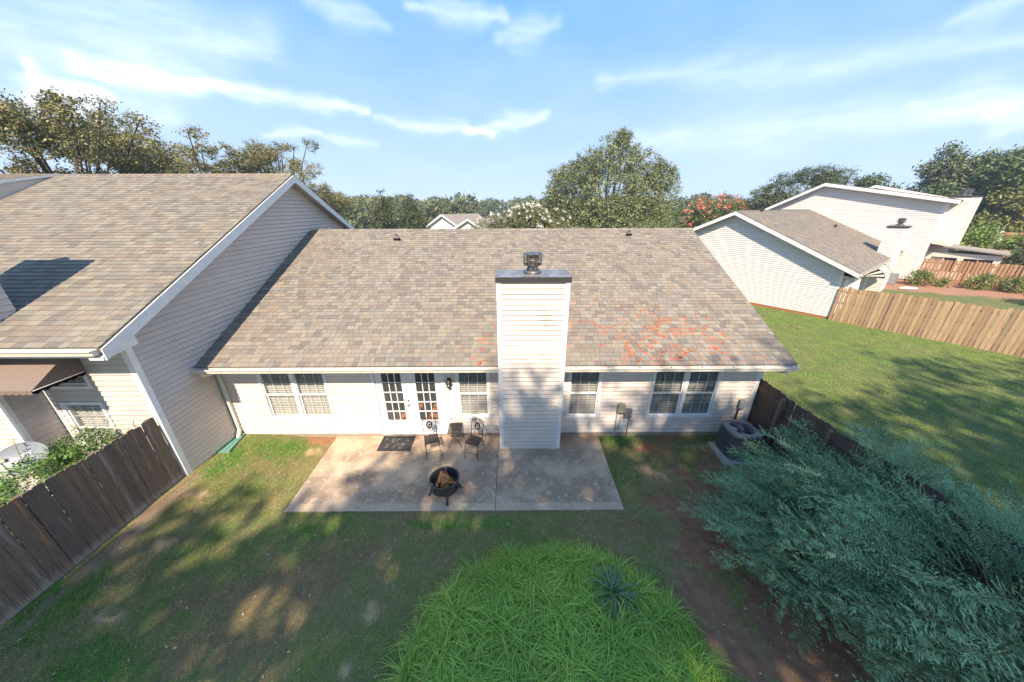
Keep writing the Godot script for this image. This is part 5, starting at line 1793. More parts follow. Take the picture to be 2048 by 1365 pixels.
func make_dish() -> void:
	var at := Vector3(-9.25, ground_y(-9.25, 2.75), 2.78)
	var d := thing("satellite_dish", "grey satellite dish with white lettering behind the dark fence", "satellite dish", at)
	var o := Vector3(0, 1.58, 0)
	var N := Vector3(0.34, 0.55, 0.76).normalized()
	var X := Vector3(0.91, 0.1, -0.4)
	X = (X - N * X.dot(N)).normalized()
	var Y := N.cross(X)
	var mb := MB.new()
	var k := 36
	var P := func(r: float, t: float) -> Vector3: return o + X * cos(t) * r * 0.36 + Y * sin(t) * r * 0.29 + N * (r * r * 0.06)
	for i in 6:
		for j in k:
			var r0 := i / 6.0
			var r1 := (i + 1) / 6.0
			var t0 := TAU * j / k
			var t1 := TAU * (j + 1) / k
			mb.quad(P.call(r0, t0), P.call(r1, t0), P.call(r1, t1), P.call(r0, t1))
			mb.quad(P.call(r0, t1) - N * 0.006, P.call(r1, t1) - N * 0.006, P.call(r1, t0) - N * 0.006, P.call(r0, t0) - N * 0.006)
	obj("reflector", mb, M.dish, d)
	var rim := []
	for j in k: rim.append(P.call(1.0, TAU * j / k))
	var rb := MB.new()
	rb.tube(rim, 0.006, 0.006, 5, true)
	obj("rim", rb, M.dish, d)
	var tm := TextMesh.new()
	var sf := SystemFont.new()
	sf.font_names = PackedStringArray(["Droid Sans"])
	tm.font = sf
	tm.text = "DIRECTV"
	tm.font_size = 32
	tm.pixel_size = 0.0024
	tm.depth = 0.002
	tm.material = M.white
	var tx := MeshInstance3D.new()
	tx.mesh = tm
	tx.name = "lettering"
	d.add_child(tx)
	var XT := (X * 0.96 + Y * 0.28).normalized()
	tx.transform = Transform3D(Basis(XT, N.cross(XT), N), o + N * 0.03 + Y * 0.03 - X * 0.02)
	var ar := MB.new()
	ar.tube([o - Y * 0.29 + N * 0.06, o - Y * 0.2 + N * 0.3, o - Y * 0.05 + N * 0.42], 0.014, 0.012, 6)
	obj("feed_arm", ar, M.pipe, d)
	var lnb := MB.new()
	lnb.box(o - Y * 0.03 + N * 0.43, Vector3(0.16, 0.06, 0.07), Basis(X, Y, N))
	lnb.lathe([Vector2(0.0, 0.0), Vector2(0.035, 0.0), Vector2(0.03, 0.05), Vector2(0, 0.06)], 10, o - Y * 0.03 + N * 0.37)
	obj("receiver", lnb, M.box_green, d)
	var ps := MB.new()
	ps.tube([Vector3(-0.08, -0.1, -0.12), Vector3(-0.08, 1.3, -0.12), o - N * 0.03], 0.024, 0.024, 8)
	obj("mast", ps, M.pipe, d)

# ---------------------------------------------------------------- plants
func leaf_cluster(sd: int, k: int, leaf: float, flat_y := 0.8) -> ArrayMesh:   # leaves spread through a ball of radius one
	var r := RandomNumberGenerator.new()
	r.seed = sd
	var mb := MB.new()
	for i in k:
		var p := Vector3(r.randfn(), r.randfn() * flat_y, r.randfn()) * 0.42
		var n := (Vector3(r.randfn(), r.randfn() + 0.7, r.randfn()) + p).normalized()
		var x := n.cross(Vector3(r.randfn(), r.randfn(), r.randfn())).normalized()
		var y := n.cross(x)
		var l := leaf * r.randf_range(0.7, 1.3)
		mb.col = Color(1, 1, 1) * r.randf_range(0.75, 1.2)
		mb.quad(p - x * l, p - y * l * 0.45 + n * l * 0.1, p + x * l, p + y * l * 0.45 + n * l * 0.1)
	return mb.mesh(M.leaf)

var clusters := {}

func cluster(kind: String) -> ArrayMesh:
	if not clusters.has(kind):
		match kind:
			"fine": clusters[kind] = leaf_cluster(1, 20, 0.22)
			"broad": clusters[kind] = leaf_cluster(2, 15, 0.3)
			"far": clusters[kind] = leaf_cluster(3, 14, 0.42)
			"bloom": clusters[kind] = leaf_cluster(4, 14, 0.34)
	return clusters[kind]

func crown_into(trs: Array, cols: Array, blobs: Array, per: float, cs: float, c0: Color, c1: Color, gaps: float, f: FastNoiseLite) -> void:
	for b in blobs:
		var o: Vector3 = b[0]
		var r: Vector3 = b[1]
		var area := 4.0 * PI * pow((pow(r.x * r.y, 1.6) + pow(r.x * r.z, 1.6) + pow(r.y * r.z, 1.6)) / 3.0, 0.625)
		var k := int(area * per)
		var tone := rng.randf()
		for i in k:
			var d := Vector3(rng.randfn(), rng.randfn(), rng.randfn()).normalized()
			var q := 1.0 - 0.5 * pow(rng.randf(), 1.5)
			var p := o + d * r * q
			var g := f.get_noise_3d(p.x, p.y, p.z)
			if g < gaps - 0.25 * (1.0 - q): continue
			p += d * r * 0.18 * g
			var s := cs * rnd(0.55, 1.25)
			trs.append(Transform3D(Basis.from_euler(Vector3(rnd(-0.6, 0.6), rng.randf() * TAU, rnd(-0.6, 0.6))).scaled(Vector3(s, s, s)), p))
			cols.append(c0.lerp(c1, clampf(0.35 * tone + 0.65 * rng.randf(), 0, 1)) * rnd(0.85, 1.15))

func tree(called: String, label: String, base: Vector3, trunk_r: float, trunk_h: float, blobs: Array, kind: String, per: float, cs: float, c0: Color, c1: Color, gaps := -0.25, group := "", bloom = null) -> Node3D:
	var t := thing(called, label, "tree" if trunk_h > 1.2 else "shrub", base, 0.0, group)
	var f := noise(int(base.x * 7.0 + base.z * 3.0) + 900, 0.55, 2)
	var trs := []
	var cols := []
	crown_into(trs, cols, blobs, per, cs, c0, c1, gaps, f)
	baked("crown", cluster(kind), trs, cols, t)
	var tr := MB.new()
	var lean := Vector3(rnd(-0.2, 0.2), 0, rnd(-0.2, 0.2))
	tr.tube([Vector3(0, -0.15, 0), Vector3(0, trunk_h * 0.5, 0) + lean * 0.4, Vector3(0, trunk_h, 0) + lean], trunk_r, trunk_r * 0.7, 8)
	for b in blobs:
		var e: Vector3 = b[0] + b[1] * 0.35 * Vector3(rnd(-1, 1), 0.8, rnd(-1, 1))
		var s := Vector3(0, trunk_h, 0) + lean
		tr.tube([s, s.lerp(e, 0.5) + Vector3(rnd(-0.3, 0.3), rnd(0, 0.4), rnd(-0.3, 0.3)) * b[1].x * 0.2, e], trunk_r * 0.55, trunk_r * 0.15, 6)
	obj("trunk", tr, M.bark, t)
	if bloom != null:
		var bt := []
		var bc := []
		for i in bloom[0]:
			var b: Array = blobs[rng.randi() % blobs.size()]
			var d := Vector3(rng.randfn(), absf(rng.randfn()) + 0.1, rng.randfn()).normalized()
			var s: float = bloom[1] * rnd(0.6, 1.3)
			bt.append(Transform3D(Basis(Vector3.UP, rng.randf() * TAU).scaled(Vector3(s, s * 1.3, s)), b[0] + d * b[1] * 1.04))
			bc.append(bloom[2].lerp(bloom[3], rng.randf()))
		baked("blossom", cluster("bloom"), bt, bc, t)
	return t

func gy(x: float, z: float) -> Vector3:
	return Vector3(x, ground_y(x, z), z)

func make_trees() -> void:
	rng.seed = 1201
	var olive0 := Color(0.109, 0.109, 0.036)
	var olive1 := Color(0.281, 0.250, 0.101)
	var V := func(x: float, y: float, z: float) -> Vector3: return Vector3(x, y, z)
	# birches behind the house on the left
	var birches := [[-29.0, -8.5, 10.8, 3.8, "loose olive birch at the far left above the long roof"], [-23.0, -11.5, 11.6, 3.8, "tallest ragged olive birch over the left end of the long roof"], [-24.5, -16.5, 11.4, 3.6, "second olive birch from the left above the long roof"], [-23.2, -19.6, 10.8, 3.6, "olive birch in the middle of the row above the long roof"], [-20.2, -23.6, 11.9, 3.8, "broad olive birch nearest the gable peak"], [-19.4, -27.6, 8.2, 2.4, "low olive birch peeping past the white gable board"]]
	for b in birches:
		var H: float = b[2]
		var w: float = b[3]
		var bl := []
		for k in 15:
			var y := H * rnd(0.6, 0.9)
			var a := rng.randf() * TAU
			var rr := w * rnd(0.1, 1.0)
			bl.append([Vector3(cos(a) * rr, y, sin(a) * rr), Vector3(rnd(0.9, 1.6), rnd(0.5, 0.9), rnd(0.9, 1.6))])
		for k in 7: bl.append([Vector3(rnd(-0.7, 0.7) * w, H * rnd(0.84, 1.0), rnd(-0.7, 0.7) * w), Vector3(rnd(0.5, 0.9), rnd(0.3, 0.6), rnd(0.5, 0.9))])
		tree("birch_tree", b[4], gy(b[0], b[1]), 0.16, H * 0.4, bl, "fine", 7.0, 0.34, olive0, olive1, -0.12, "birches behind the left house")
	# big round tree in the middle
	var bl := [[V.call(0, 7.6, 0), V.call(5.2, 4.2, 4.6)], [V.call(-4.0, 7.6, 0.5), V.call(2.9, 3.2, 3.0)], [V.call(4.2, 7.8, 0.3), V.call(3.0, 2.8, 3.0)], [V.call(0.6, 11.0, 0), V.call(2.3, 2.4, 2.2)], [V.call(-2.2, 10.0, 0.4), V.call(2.0, 1.8, 2.0)], [V.call(3.4, 10.0, 0.3), V.call(1.8, 1.7, 1.8)], [V.call(5.4, 9.2, 0), V.call(1.6, 1.5, 1.6)], [V.call(-5.6, 5.8, 0.5), V.call(2.0, 2.2, 2.2)], [V.call(0.9, 12.6, 0), V.call(1.0, 1.0, 1.0)], [V.call(-1.0, 5.0, 3.0), V.call(3.4, 2.6, 2.4)], [V.call(3.0, 4.8, 2.6), V.call(3.2, 2.6, 2.4)], [V.call(-4.4, 9.0, 0), V.call(1.5, 1.4, 1.5)]]
	tree("maple_tree", "big rounded sage green tree standing behind the middle of the ridge", gy(10.6, -30.5), 0.35, 4.0, bl, "fine", 4.6, 0.5, Color(0.094, 0.121, 0.043), Color(0.234, 0.265, 0.115), -0.24)
	# two dark cedars
	for c in [[-15.0, -34.0, 8.3, 2.3, "left of two dark pointed evergreens behind the ridge"], [-12.7, -37.5, 7.9, 2.4, "right of two dark pointed evergreens behind the ridge"]]:
		var cb := []
		for k in 9:
			var t := k / 8.0
			cb.append([Vector3(rnd(-0.3, 0.3), lerpf(1.6, c[2] - 0.5, t), rnd(-0.3, 0.3)), Vector3(1, 0.9, 1) * lerpf(c[3], 0.45, pow(t, 1.3))])
		tree("evergreen_tree", c[4], gy(c[0], c[1]), 0.2, 1.5, cb, "fine", 6.0, 0.42, Color(0.042, 0.060, 0.018), Color(0.108, 0.126, 0.042), -0.3, "pointed evergreens")
	tree("crape_myrtle", "wide bush with white blossoms in front of the big round tree", gy(1.2, -25.5), 0.1, 1.3, [[V.call(0, 3.6, 0), V.call(3.4, 2.6, 2.6)], [V.call(-3.0, 3.4, 0), V.call(2.0, 2.2, 2.0)], [V.call(2.8, 3.7, 0.2), V.call(2.2, 2.5, 2.0)], [V.call(0.5, 5.2, 0), V.call(2.2, 1.3, 1.8)]], "fine", 6.0, 0.4, Color(0.06, 0.08, 0.02), Color(0.17, 0.17, 0.055), -0.3, "", [150, 0.2, Color(0.6, 0.56, 0.46), Color(0.75, 0.72, 0.66)])
	tree("crape_myrtle", "bush crowned with coral red blossoms beside the low white gable", gy(18.2, -23.4), 0.1, 1.3, [[V.call(0, 3.8, 0), V.call(2.3, 2.9, 2.0)], [V.call(1.0, 5.2, 0), V.call(1.5, 1.7, 1.4)], [V.call(-1.2, 5.0, 0), V.call(1.3, 1.5, 1.3)]], "fine", 6.5, 0.36, Color(0.055, 0.095, 0.018), Color(0.145, 0.185, 0.05), -0.3, "", [95, 0.2, Color(0.6, 0.12, 0.09), Color(0.68, 0.26, 0.2)])
	tree("round_shrub", "plain green bush between the round tree and red blossoms", gy(15.2, -25.5), 0.1, 1.0, [[V.call(0, 3.2, 0), V.call(2.6, 3.0, 2.2)], [V.call(1.6, 3.8, 0.3), V.call(1.6, 2.2, 1.5)]], "fine", 6.0, 0.38, Color(0.054, 0.096, 0.018), Color(0.144, 0.186, 0.048), -0.3)
	# right side
	tree("oak_tree", "dark spreading oak rising over the peak of the tall white gable", gy(36.0, -36.0), 0.3, 5.0, [[V.call(0, 7.2, 0), V.call(4.4, 2.4, 3.5)], [V.call(3.4, 8.4, 0), V.call(2.2, 1.5, 2.0)], [V.call(-3.6, 6.6, 0), V.call(2.4, 1.7, 2.0)], [V.call(1.0, 9.0, 0), V.call(2.0, 1.1, 1.8)], [V.call(-5.4, 5.4, 0), V.call(2.2, 1.6, 2.0)]], "fine", 5.0, 0.5, Color(0.036, 0.054, 0.015), Color(0.096, 0.120, 0.036), -0.2)
	var right := [[50.0, -42.0, 7.4, 4.0, "dark rounded tree left in the cluster right of the houses", 0], [53.5, -37.0, 10.6, 3.8, "tall airy pale tree rising from the right hand cluster", 1], [55.0, -31.5, 9.6, 4.2, "tall dark tree at the right edge above the lime shrubs", 0], [49.0, -33.0, 6.8, 3.6, "mid green tree low in the right hand cluster", 0], [57.0, -27.0, 9.0, 4.5, "dense dark tree farthest right in the cluster", 0], [47.5, -36.5, 6.2, 2.6, "yellowish green tree peeping over the roof line", 2], [58.0, -37.0, 8.6, 4.6, "wide mid green tree behind the tall airy one", 0], [61.0, -31.0, 8.8, 4.8, "broad tree filling the gap before the farthest right one", 0], [52.5, -29.5, 5.6, 3.4, "low full tree above the lime green shrubs", 2]]
	for r in right:
		var rb := []
		var H: float = r[2]
		var w: float = r[3]
		for k in 9:
			var a := rng.randf() * TAU
			var y := H * rnd(0.35, 0.85)
			var rr := w * rnd(0.15, 0.6) * (1.1 - y / H * 0.5)
			rb.append([Vector3(cos(a) * rr, y, sin(a) * rr), Vector3(1, 0.8, 1) * w * rnd(0.35, 0.5)])
		rb.append([Vector3(0, H * 0.9, 0), Vector3(1, 0.8, 1) * w * 0.3])
		var c0 := Color(0.039, 0.072, 0.019)
		var c1 := Color(0.130, 0.176, 0.046)
		if r[5] == 1: c0 = Color(0.075, 0.098, 0.038); c1 = Color(0.180, 0.195, 0.083)
		if r[5] == 2: c0 = Color(0.105, 0.128, 0.022); c1 = Color(0.203, 0.203, 0.045)
		tree("leafy_tree", r[4], gy(r[0], r[1]), 0.25, H * 0.35, rb, "broad", 3.6, 0.62, c0, c1, -0.05 if r[5] == 1 else -0.3, "trees right of the houses")
	for r in [[44.0, -25.0, 3.4, 3.0, "large lime green shrub right of the house row", 1], [47.0, -20.5, 3.6, 3.2, "lime green shrub at the right picture edge", 1], [43.5, -18.5, 2.6, 2.2, "dark low shrub on the slope at the right edge", 0], [38.5, -14.2, 2.3, 1.9, "dark glossy shrub by the far grey fence", 0]]:
		var lime: bool = r[5] == 1
		tree("garden_shrub", r[4], gy(r[0], r[1]), 0.08, 0.6, [[V.call(0, r[2] * 0.55, 0), V.call(r[3], r[2] * 0.5, r[3])], [V.call(r[3] * 0.5, r[2] * 0.75, 0), V.call(1.2, 0.9, 1.2)], [V.call(-r[3] * 0.5, r[2] * 0.7, 0), V.call(1.2, 0.9, 1.2)]], "broad", 5.0, 0.45, Color(0.084, 0.156, 0.018) if lime else Color(0.030, 0.054, 0.015), Color(0.204, 0.288, 0.042) if lime else Color(0.090, 0.132, 0.036), -0.3, "shrubs right of the houses")
	# yard shrubs of the neighbours
	for r in [[30.3, -16.1, 0.75, "yellow green shrub at the corner of the tall white house"], [31.5, -15.5, 0.42, "small yellow green shrub between two larger ones on the mulch"], [32.9, -14.6, 0.75, "round shrub midway along the reddish fence"], [34.0, -13.7, 0.7, "leggy shrub right of the round one by the reddish fence"], [31.6, -10.6, 0.9, "dark shrub at the right end of the mulch bed"], [36.2, -17.4, 1.0, "clipped bright shrub in front of the sun room"], [37.6, -16.6, 0.95, "clipped bright shrub by the sun room roof corner"]]:
		tree("garden_shrub", r[3], gy(r[0], r[1]), 0.03, 0.25, [[V.call(0, r[2] * 0.75, 0), V.call(r[2], r[2] * 0.75, r[2])], [V.call(r[2] * 0.4, r[2] * 1.1, 0), V.call(0.4, 0.4, 0.4) * r[2]]], "broad", 16.0, 0.22, Color(0.068, 0.112, 0.015), Color(0.188, 0.240, 0.045), -0.35, "shrubs in the neighbours' yard")
	# the wood on the horizon: nobody could count it
	var trs := []
	var cols := []
	var f := noise(1300, 0.3, 2)
	for k in 150:
		var an := rnd(-0.95, 1.12)
		var d := rnd(85, 190)
		var x := sin(an) * d
		var z := 7.7 - cos(an) * d
		var H := 6.0 + d * 0.022 + rnd(-1.0, 1.6)
		var w := rnd(3.0, 5.0)
		var tone := rng.randf()
		crown_into(trs, cols, [[Vector3(x, H - w * 0.75, z), Vector3(w, w * 0.8, w)], [Vector3(x + rnd(-2, 2), H - w * 1.3, z + 1.5), Vector3(w * 1.1, w, w)]], 0.55, 1.15, Color(0.054, 0.075, 0.024).lerp(Color(0.078, 0.102, 0.027), tone), Color(0.138, 0.162, 0.048).lerp(Color(0.180, 0.198, 0.066), tone), -0.4, f)
	tag(scatter("far_wood", cluster("far"), trs, cols), "mixed green wood along the horizon behind the roofs", "wood", "", "stuff")
	far_house("pale far house with higher gable behind the ridge", Vector3(-11.6, 0, -52.0), -0.45, 8.0, 11.0, 3.0, 5.25)
	far_house("pale far house with lower cream gable before the higher one", Vector3(-6.6, 0, -47.0), -0.35, 7.0, 9.0, 2.7, 4.65)

func make_shade_trees() -> void:   # the row of trees behind the viewpoint that throws the shade on the yard
	rng.seed = 1401
	var dark0 := Color(0.05, 0.08, 0.025)
	var dark1 := Color(0.12, 0.16, 0.05)
	var rows := [[-12.0, 15.5, 13.4, 4.6, 0], [-6.3, 14.6, 13.8, 3.7, 0], [-1.9, 14.8, 15.1, 2.9, 0], [0.0, 14.0, 16.9, 2.1, 1], [1.6, 14.2, 15.7, 1.6, 0], [3.4, 14.5, 17.2, 2.2, 0], [5.4, 14.6, 16.9, 2.0, 0], [7.4, 14.8, 18.9, 2.5, 1], [10.5, 15.2, 19.2, 3.8, 0], [15.5, 15.0, 20.3, 4.2, 0], [21.0, 14.5, 20.5, 4.4, 0], [27.0, 14.0, 19.5, 4.4, 0]]
	var names := ["low broad tree at the left end of the row", "round tree left of the middle of the row", "narrow tree beside the spire shaped pine", "spire shaped pine in the middle of the row", "low rounded tree just right of the spire", "rounded tree next but one right of the spire", "narrow round tree beside the tall pine", "tall pine next to the broad trees", "broad tree first on the right of the pines", "tall broad tree right of the pines", "second tall broad tree right of the pines", "last broad tree at the right end of the row"]
	for i in rows.size():
		var r: Array = rows[i]
		var H: float = r[2] + 8.1
		var w: float = r[3]
		var bl := []
		for k in 8:
			var t := k / 7.0
			var y := lerpf(16.6, H - w * (0.35 if r[4] == 1 else 0.75), t)
			var ww := w * (lerpf(0.6, 0.32, pow(t, 2.0)) if r[4] == 1 else lerpf(0.34, 0.88, t))
			bl.append([Vector3(rnd(-0.25, 0.25) * w, y, rnd(-0.25, 0.25) * w), Vector3(ww, maxf(1.2, ww * 0.6), ww * 0.7)])
		tree("shade_tree", "yard " + names[i] + " behind the viewpoint", gy(r[0] - 0.25, r[1] + 7.5), 0.3, 14.0, bl, "fine", (1.15 if i == 3 else 0.78) if w < 3.0 else 0.42, 1.1, dark0, dark1, -0.7, "shade trees behind the viewpoint")

func make_bush() -> void:
	rng.seed = 1501
	var t := tree("leafy_bush", "glossy green bush with upright shoots behind the dark fence", Vector3(-8.75, ground_y(-8.75, 2.6), 2.75), 0.05, 0.5, [[Vector3(0, 1.15, 0.3), Vector3(0.62, 0.62, 0.8)], [Vector3(-0.1, 1.35, -0.5), Vector3(0.45, 0.5, 0.5)], [Vector3(0.1, 0.8, 1.2), Vector3(0.5, 0.6, 0.7)], [Vector3(0.1, 1.3, -0.1), Vector3(0.3, 0.4, 0.4)]], "fine", 60.0, 0.13, Color(0.045, 0.105, 0.015), Color(0.135, 0.247, 0.045), -0.35)
	for k in 9:
		var sh := MB.new()
		var p := Vector3(rnd(-0.5, 0.3), rnd(1.3, 1.7), rnd(-0.7, 0.9))
		var q := p + Vector3(rnd(-0.12, 0.12), rnd(0.3, 0.5), rnd(-0.12, 0.12))
		sh.col = Color(0.16, 0.12, 0.05)
		sh.tube([p, q], 0.005, 0.003, 5)
		for j in 12:
			var u := j / 11.0
			sh.col = Color(0.10, 0.2, 0.04).lerp(Color(0.2, 0.3, 0.08), rng.randf())
			var d := Vector3(cos(j * 2.4), 0.5, sin(j * 2.4)).normalized()
			var s := d.cross(Vector3.UP).normalized() * 0.014
			var o := p.lerp(q, u)
			sh.quad(o, o + d * 0.035 - s, o + d * 0.075, o + d * 0.035 + s)
		obj("shoot", sh, M.leaf, t)

func blade_into(mb: MB, p: Vector3, d: Vector3, ln: float, lift: float, w: float, segs := 4) -> void:
	var prev := p
	var s := Vector3(-d.z, 0, d.x) * w
	var ang := lift
	var q := p
	for i in segs:
		var t := (i + 1.0) / segs
		q = prev + (d * cos(ang) + Vector3.UP * sin(ang)) * (ln / segs)
		var w0 := s * (1.0 - pow(i / float(segs), 2.0))
		var w1 := s * (1.0 - pow(t, 2.0))
		if i < segs - 1: mb.quad(prev - w0, prev + w0, q + w1, q - w1)
		else: mb.tri(prev - w0, prev + w0, q)
		prev = q
		ang -= lift * 0.55

func clump_mesh(sd: int, k: int, ln: float, w: float, m: Material) -> ArrayMesh:
	var r := RandomNumberGenerator.new()
	r.seed = sd
	var mb := MB.new()
	for i in k:
		var a := r.randf() * TAU
		mb.col = Color(1, 1, 1).lerp(Color(1.25, 1.15, 1.1), r.randf()) * r.randf_range(0.75, 1.1)
		if r.randf() < 0.02: mb.col = Color(2.0, 1.2, 2.6)
		blade_into(mb, Vector3(cos(a), 0, sin(a)) * r.randf() * 0.06, Vector3(cos(a), 0, sin(a)), ln * r.randf_range(0.6, 1.2), r.randf_range(0.85, 1.5), w * r.randf_range(0.7, 1.2))
	return mb.mesh(m)

func make_border_grass() -> void:
	rng.seed = 1601
	var trs := []
	var cols := []
	for k in 760:
		var a := rng.randf() * TAU
		var q := sqrt(rng.randf())
		var x := 0.74 + cos(a) * 2.2 * q
		var z := 5.55 + sin(a) * 2.05 * q
		if z > 6.9: continue
		var s := rnd(0.7, 1.2)
		var out := Vector3(cos(a), 0, sin(a))
		var B := Basis(Vector3.UP, rng.randf() * TAU)
		B = Basis(out.cross(Vector3.UP).normalized(), -0.35 * q * q) * B
		trs.append(Transform3D(B.scaled(Vector3(s, s, s)), Vector3(x, ground_y(x, z) - 0.01, z)))
		cols.append(Color(0.157, 0.335, 0.026).lerp(Color(0.358, 0.524, 0.070), rng.randf()) * rnd(0.75, 1.15))
	tag(scatter("border_grass", clump_mesh(1611, 46, 0.62, 0.0058, M.blade), trs, cols), "bright green mounded bed of strappy border grass", "ground cover", "", "stuff")
	# one coarse blue green clump grows through it
	var b := MB.new()
	var r := RandomNumberGenerator.new()
	r.seed = 5
	for i in 46:
		var a := r.randf() * TAU
		b.col = Color(0.06, 0.13, 0.055).lerp(Color(0.12, 0.2, 0.085), r.randf())
		if r.randf() < 0.1: b.col = Color(0.35, 0.28, 0.14)
		blade_into(b, Vector3(cos(a), 0, sin(a)) * r.randf() * 0.08, Vector3(cos(a), 0, sin(a)), r.randf_range(0.5, 0.85), r.randf_range(0.7, 1.5), 0.012, 6)
	var o := obj("strap_plant", b, M.blade)
	o.position = Vector3(1.75, ground_y(1.75, 4.35) + 0.2, 4.35)
	tag(o, "coarse blue green strap leaved clump growing through the bright border grass", "plant")

func plume_mesh(sd: int) -> ArrayMesh:   # a juniper spray about one unit long, along +z, arching over
	var r := RandomNumberGenerator.new()
	r.seed = sd
	var mb := MB.new()
	var stem := []
	var n := 9
	for i in n:
		var t := i / float(n - 1)
		stem.append(Vector3(0.05 * sin(t * 4.0 + sd), 0.30 * t - 0.34 * t * t, t))
	mb.col = Color(0.75, 0.6, 0.45)
	mb.tube(stem, 0.008, 0.002, 4)
	var k := 32
	for i in k:
		var t := 0.12 + 0.88 * i / k
		var f := t * (n - 1)
		var a: Vector3 = stem[int(f)]
		var b: Vector3 = stem[mini(int(f) + 1, n - 1)]
		var p := a.lerp(b, f - int(f))
		var dir := (b - a).normalized() if b != a else Vector3.BACK
		var side := -1.0 if i % 2 == 0 else 1.0
		var roll := r.randf_range(-0.9, 0.9)
		var lat := (Vector3.RIGHT * side * cos(roll) + Vector3.UP * sin(roll)).normalized()
		var L := (0.30 * (1.0 - 0.72 * t) + 0.05) * r.randf_range(0.7, 1.2)
		var d := (dir * 0.82 + lat * 0.62 + Vector3.UP * 0.05).normalized()
		var nb2 := 9
		for j in nb2:   # short feathery scale shoots along the branchlet
			var u := (j + 0.5) / nb2
			var o := p + d * L * u
			var sd2 := -1.0 if j % 2 == 0 else 1.0
			var e := (d * 0.8 + d.cross(Vector3.UP).normalized() * sd2 * 0.55 + Vector3.UP * r.randf_range(-0.25, 0.45)).normalized()
			var l := 0.058 * (1.2 - 0.6 * u) * r.randf_range(0.8, 1.25)
			var w := e.cross(Vector3(r.randfn(), r.randfn(), r.randfn())).normalized() * 0.0055
			mb.col = Color(1, 1, 1) * r.randf_range(0.8, 1.15) * lerpf(0.72, 1.25, 0.6 * t + 0.4 * u)   # pale new growth at the tips
			mb.quad(o, o + e * l * 0.45 - w, o + e * l, o + e * l * 0.45 + w)
	return mb.mesh(M.juniper)

func make_junipers() -> void:
	rng.seed = 1701
	var plumes := []
	for i in 4: plumes.append(plume_mesh(1710 + i))
	var shrubs := [[6.7, 5.1, 1.6, 2.2, 1.9, 430, "largest feathery blue green juniper filling the right foreground"], [5.55, 3.6, 1.25, 1.2, 0.95, 260, "blue green juniper spreading over the bare earth towards the patio"], [6.75, 3.0, 0.75, 1.0, 1.5, 170, "juniper against the yard fence with brown twigs showing inside"]]
	for s in shrubs:
		var base := Vector3(s[0], ground_y(s[0], s[1]), s[1])
		var t := thing("juniper", s[6], "shrub", base, 0.0, "junipers in the right foreground")
		var tr := [[], [], [], []]
		var co := [[], [], [], []]
		var wood := MB.new()
		for k in int(s[5]):
			var a := rng.randf() * TAU
			var el := asin(pow(rng.randf(), 0.75))          # 0 at the skirt, 90 on top
			var rad := Vector3(cos(a), 0, sin(a))
			var q := rnd(0.5, 0.82)
			var p := Vector3(cos(a) * s[2] * cos(el) * q, s[4] * (0.12 + 0.72 * sin(el)) * rnd(0.75, 1.0), sin(a) * s[3] * cos(el) * q)
			# sprays sweep outwards, with the whole shrub leaning away from the fence corner
			var d := (rad * (0.55 + 0.45 * cos(el)) + Vector3(-0.35, 0, -0.35) + Vector3.UP * rnd(0.15, 0.75)).normalized()
			d = (d + Vector3(rng.randfn(), rng.randfn(), rng.randfn()) * 0.12).normalized()
			var X := Vector3.UP.cross(d).normalized()
			var B := Basis(X, d.cross(X), d).rotated(d, rnd(-0.7, 0.7))
			var sc := rnd(0.6, 1.6) * (0.8 if s[4] < 1.2 else 1.0)
			var v := rng.randi() % 4
			tr[v].append(Transform3D(B.scaled_local(Vector3(sc, sc, sc)), p))
			co[v].append(Color(0.109, 0.212, 0.098).lerp(Color(0.300, 0.459, 0.252), pow(rng.randf(), 0.8)))
			if k % 8 == 0: wood.tube([Vector3(rnd(-0.1, 0.1), 0, rnd(-0.1, 0.1)), p * 0.5 + Vector3(0, 0.15, 0), p], 0.022, 0.008, 5)
		for v in 4: baked("spray", plumes[v], tr[v], co[v], t)
		obj("branches", wood, M.bark, t)

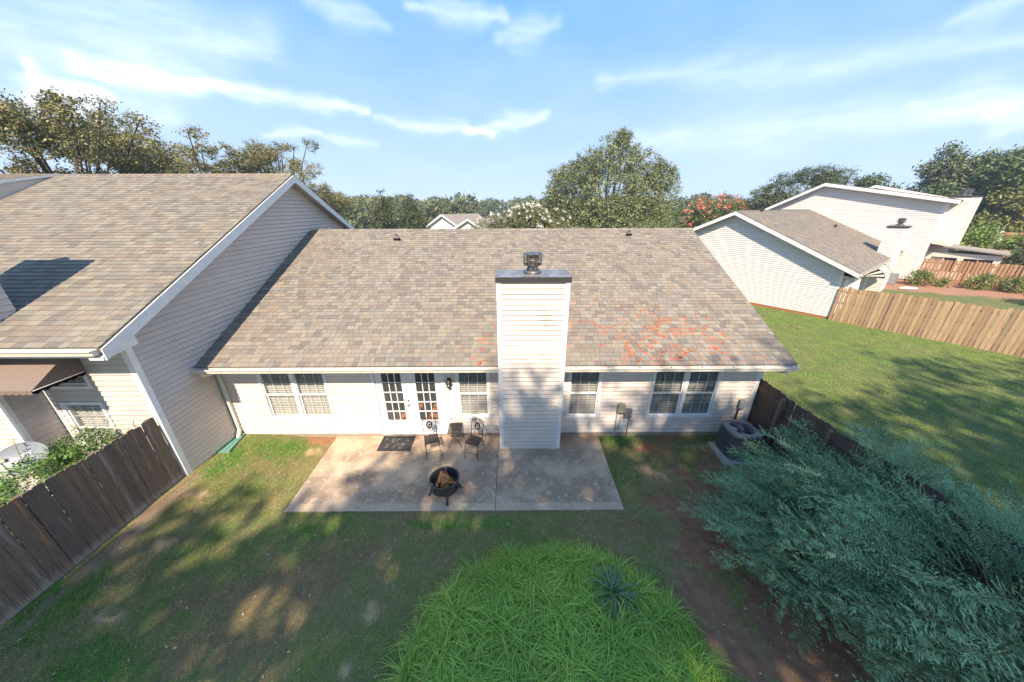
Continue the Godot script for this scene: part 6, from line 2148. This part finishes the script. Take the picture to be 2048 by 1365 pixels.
func make_far_things() -> void:
	var P := func(b: float, q: float) -> Vector3:
		var w := NB_AT + Basis(Vector3.UP, NB_TURN) * Vector3(b, 0, q)
		return Vector3(w.x, ground_y(w.x, w.z), w.z)
	var u := thing("folded_parasol", "closed white garden parasol in front of the brown timber wall", "parasol", P.call(30.0, 5.0), 0.0)
	var c := MB.new()
	c.lathe([Vector2(0.28, 1.55), Vector2(0.33, 1.6), Vector2(0.2, 2.1), Vector2(0.16, 2.6), Vector2(0.12, 3.0), Vector2(0.0, 3.15)], 10)
	obj("canopy", c, M.white, u)
	var po := MB.new()
	po.tube([Vector3(0, 0, 0), Vector3(0, 3.2, 0)], 0.03, 0.03, 8)
	obj("pole", po, M.pipe, u)
	var g := thing("patio_canopy", "low dark canopy roof beyond the reddish fence", "canopy", P.call(31.0, 9.0), NB_TURN)
	var rf := MB.new()
	for i in 4:
		var q := [Vector3(-1.8, 2.2, 1.8), Vector3(1.8, 2.2, 1.8), Vector3(1.8, 2.2, -1.8), Vector3(-1.8, 2.2, -1.8)]
		rf.tri(q[i], q[(i + 1) % 4], Vector3(0, 2.9, 0))
	obj("canopy_roof", rf, M.dark_metal, g)
	for x in [-1.7, 1.7]:
		for z in [-1.7, 1.7]:
			var l := MB.new()
			l.lim(x - 0.04, x + 0.04, -0.1, 2.2, z - 0.04, z + 0.04)
			obj("post", l, M.pipe, g)
	var lid := MB.new()
	lid.lathe([Vector2(0.0, 0.12), Vector2(0.5, 0.11), Vector2(0.62, 0.06), Vector2(0.6, 0.0), Vector2(0.0, 0.0)], 20, Vector3.ZERO, 1.0, 0.45)
	var lo := obj("plastic_cover", lid, M.white)
	lo.position = P.call(11.2, 1.95)
	tag(lo, "flat white oval cover lying on the grass beside the mulch", "cover")
	var un := thing("condenser_unit", "small grey condenser by the striped awning", "air conditioner", P.call(12.4, 0.75), NB_TURN)
	var bx := MB.new()
	bx.lim(-0.4, 0.4, 0.0, 0.75, -0.4, 0.4)
	obj("cabinet", bx, M.box_grey, un)
	for i in 8:
		var sl := MB.new()
		sl.lim(-0.41, -0.4005, 0.08 + 0.08 * i, 0.13 + 0.08 * i, -0.36, 0.36)
		obj("slat", sl, M.pipe, un)

func _ready() -> void:
	setup()
	make_materials()
	make_ground()
	make_patio()
	make_main_house()
	make_left_house()
	make_right_houses()
	make_fences()
	make_trees()
	make_shade_trees()
	make_ac()
	make_wall_things()
	make_fire_pit()
	make_chair("black iron chair nearer the door, facing right of straight out", Vector3(-2.07, 0.075, 0.65), 0.36)
	make_chair("black iron chair beside the chimney, turned towards the table", Vector3(-0.92, 0.07, 0.72), -0.37)
	make_table(Vector3(-1.49, 0.085, 0.285))
	make_dish()
	make_bush()
	make_far_things()
	make_border_grass()
	make_junipers()
	make_lawn_grass()
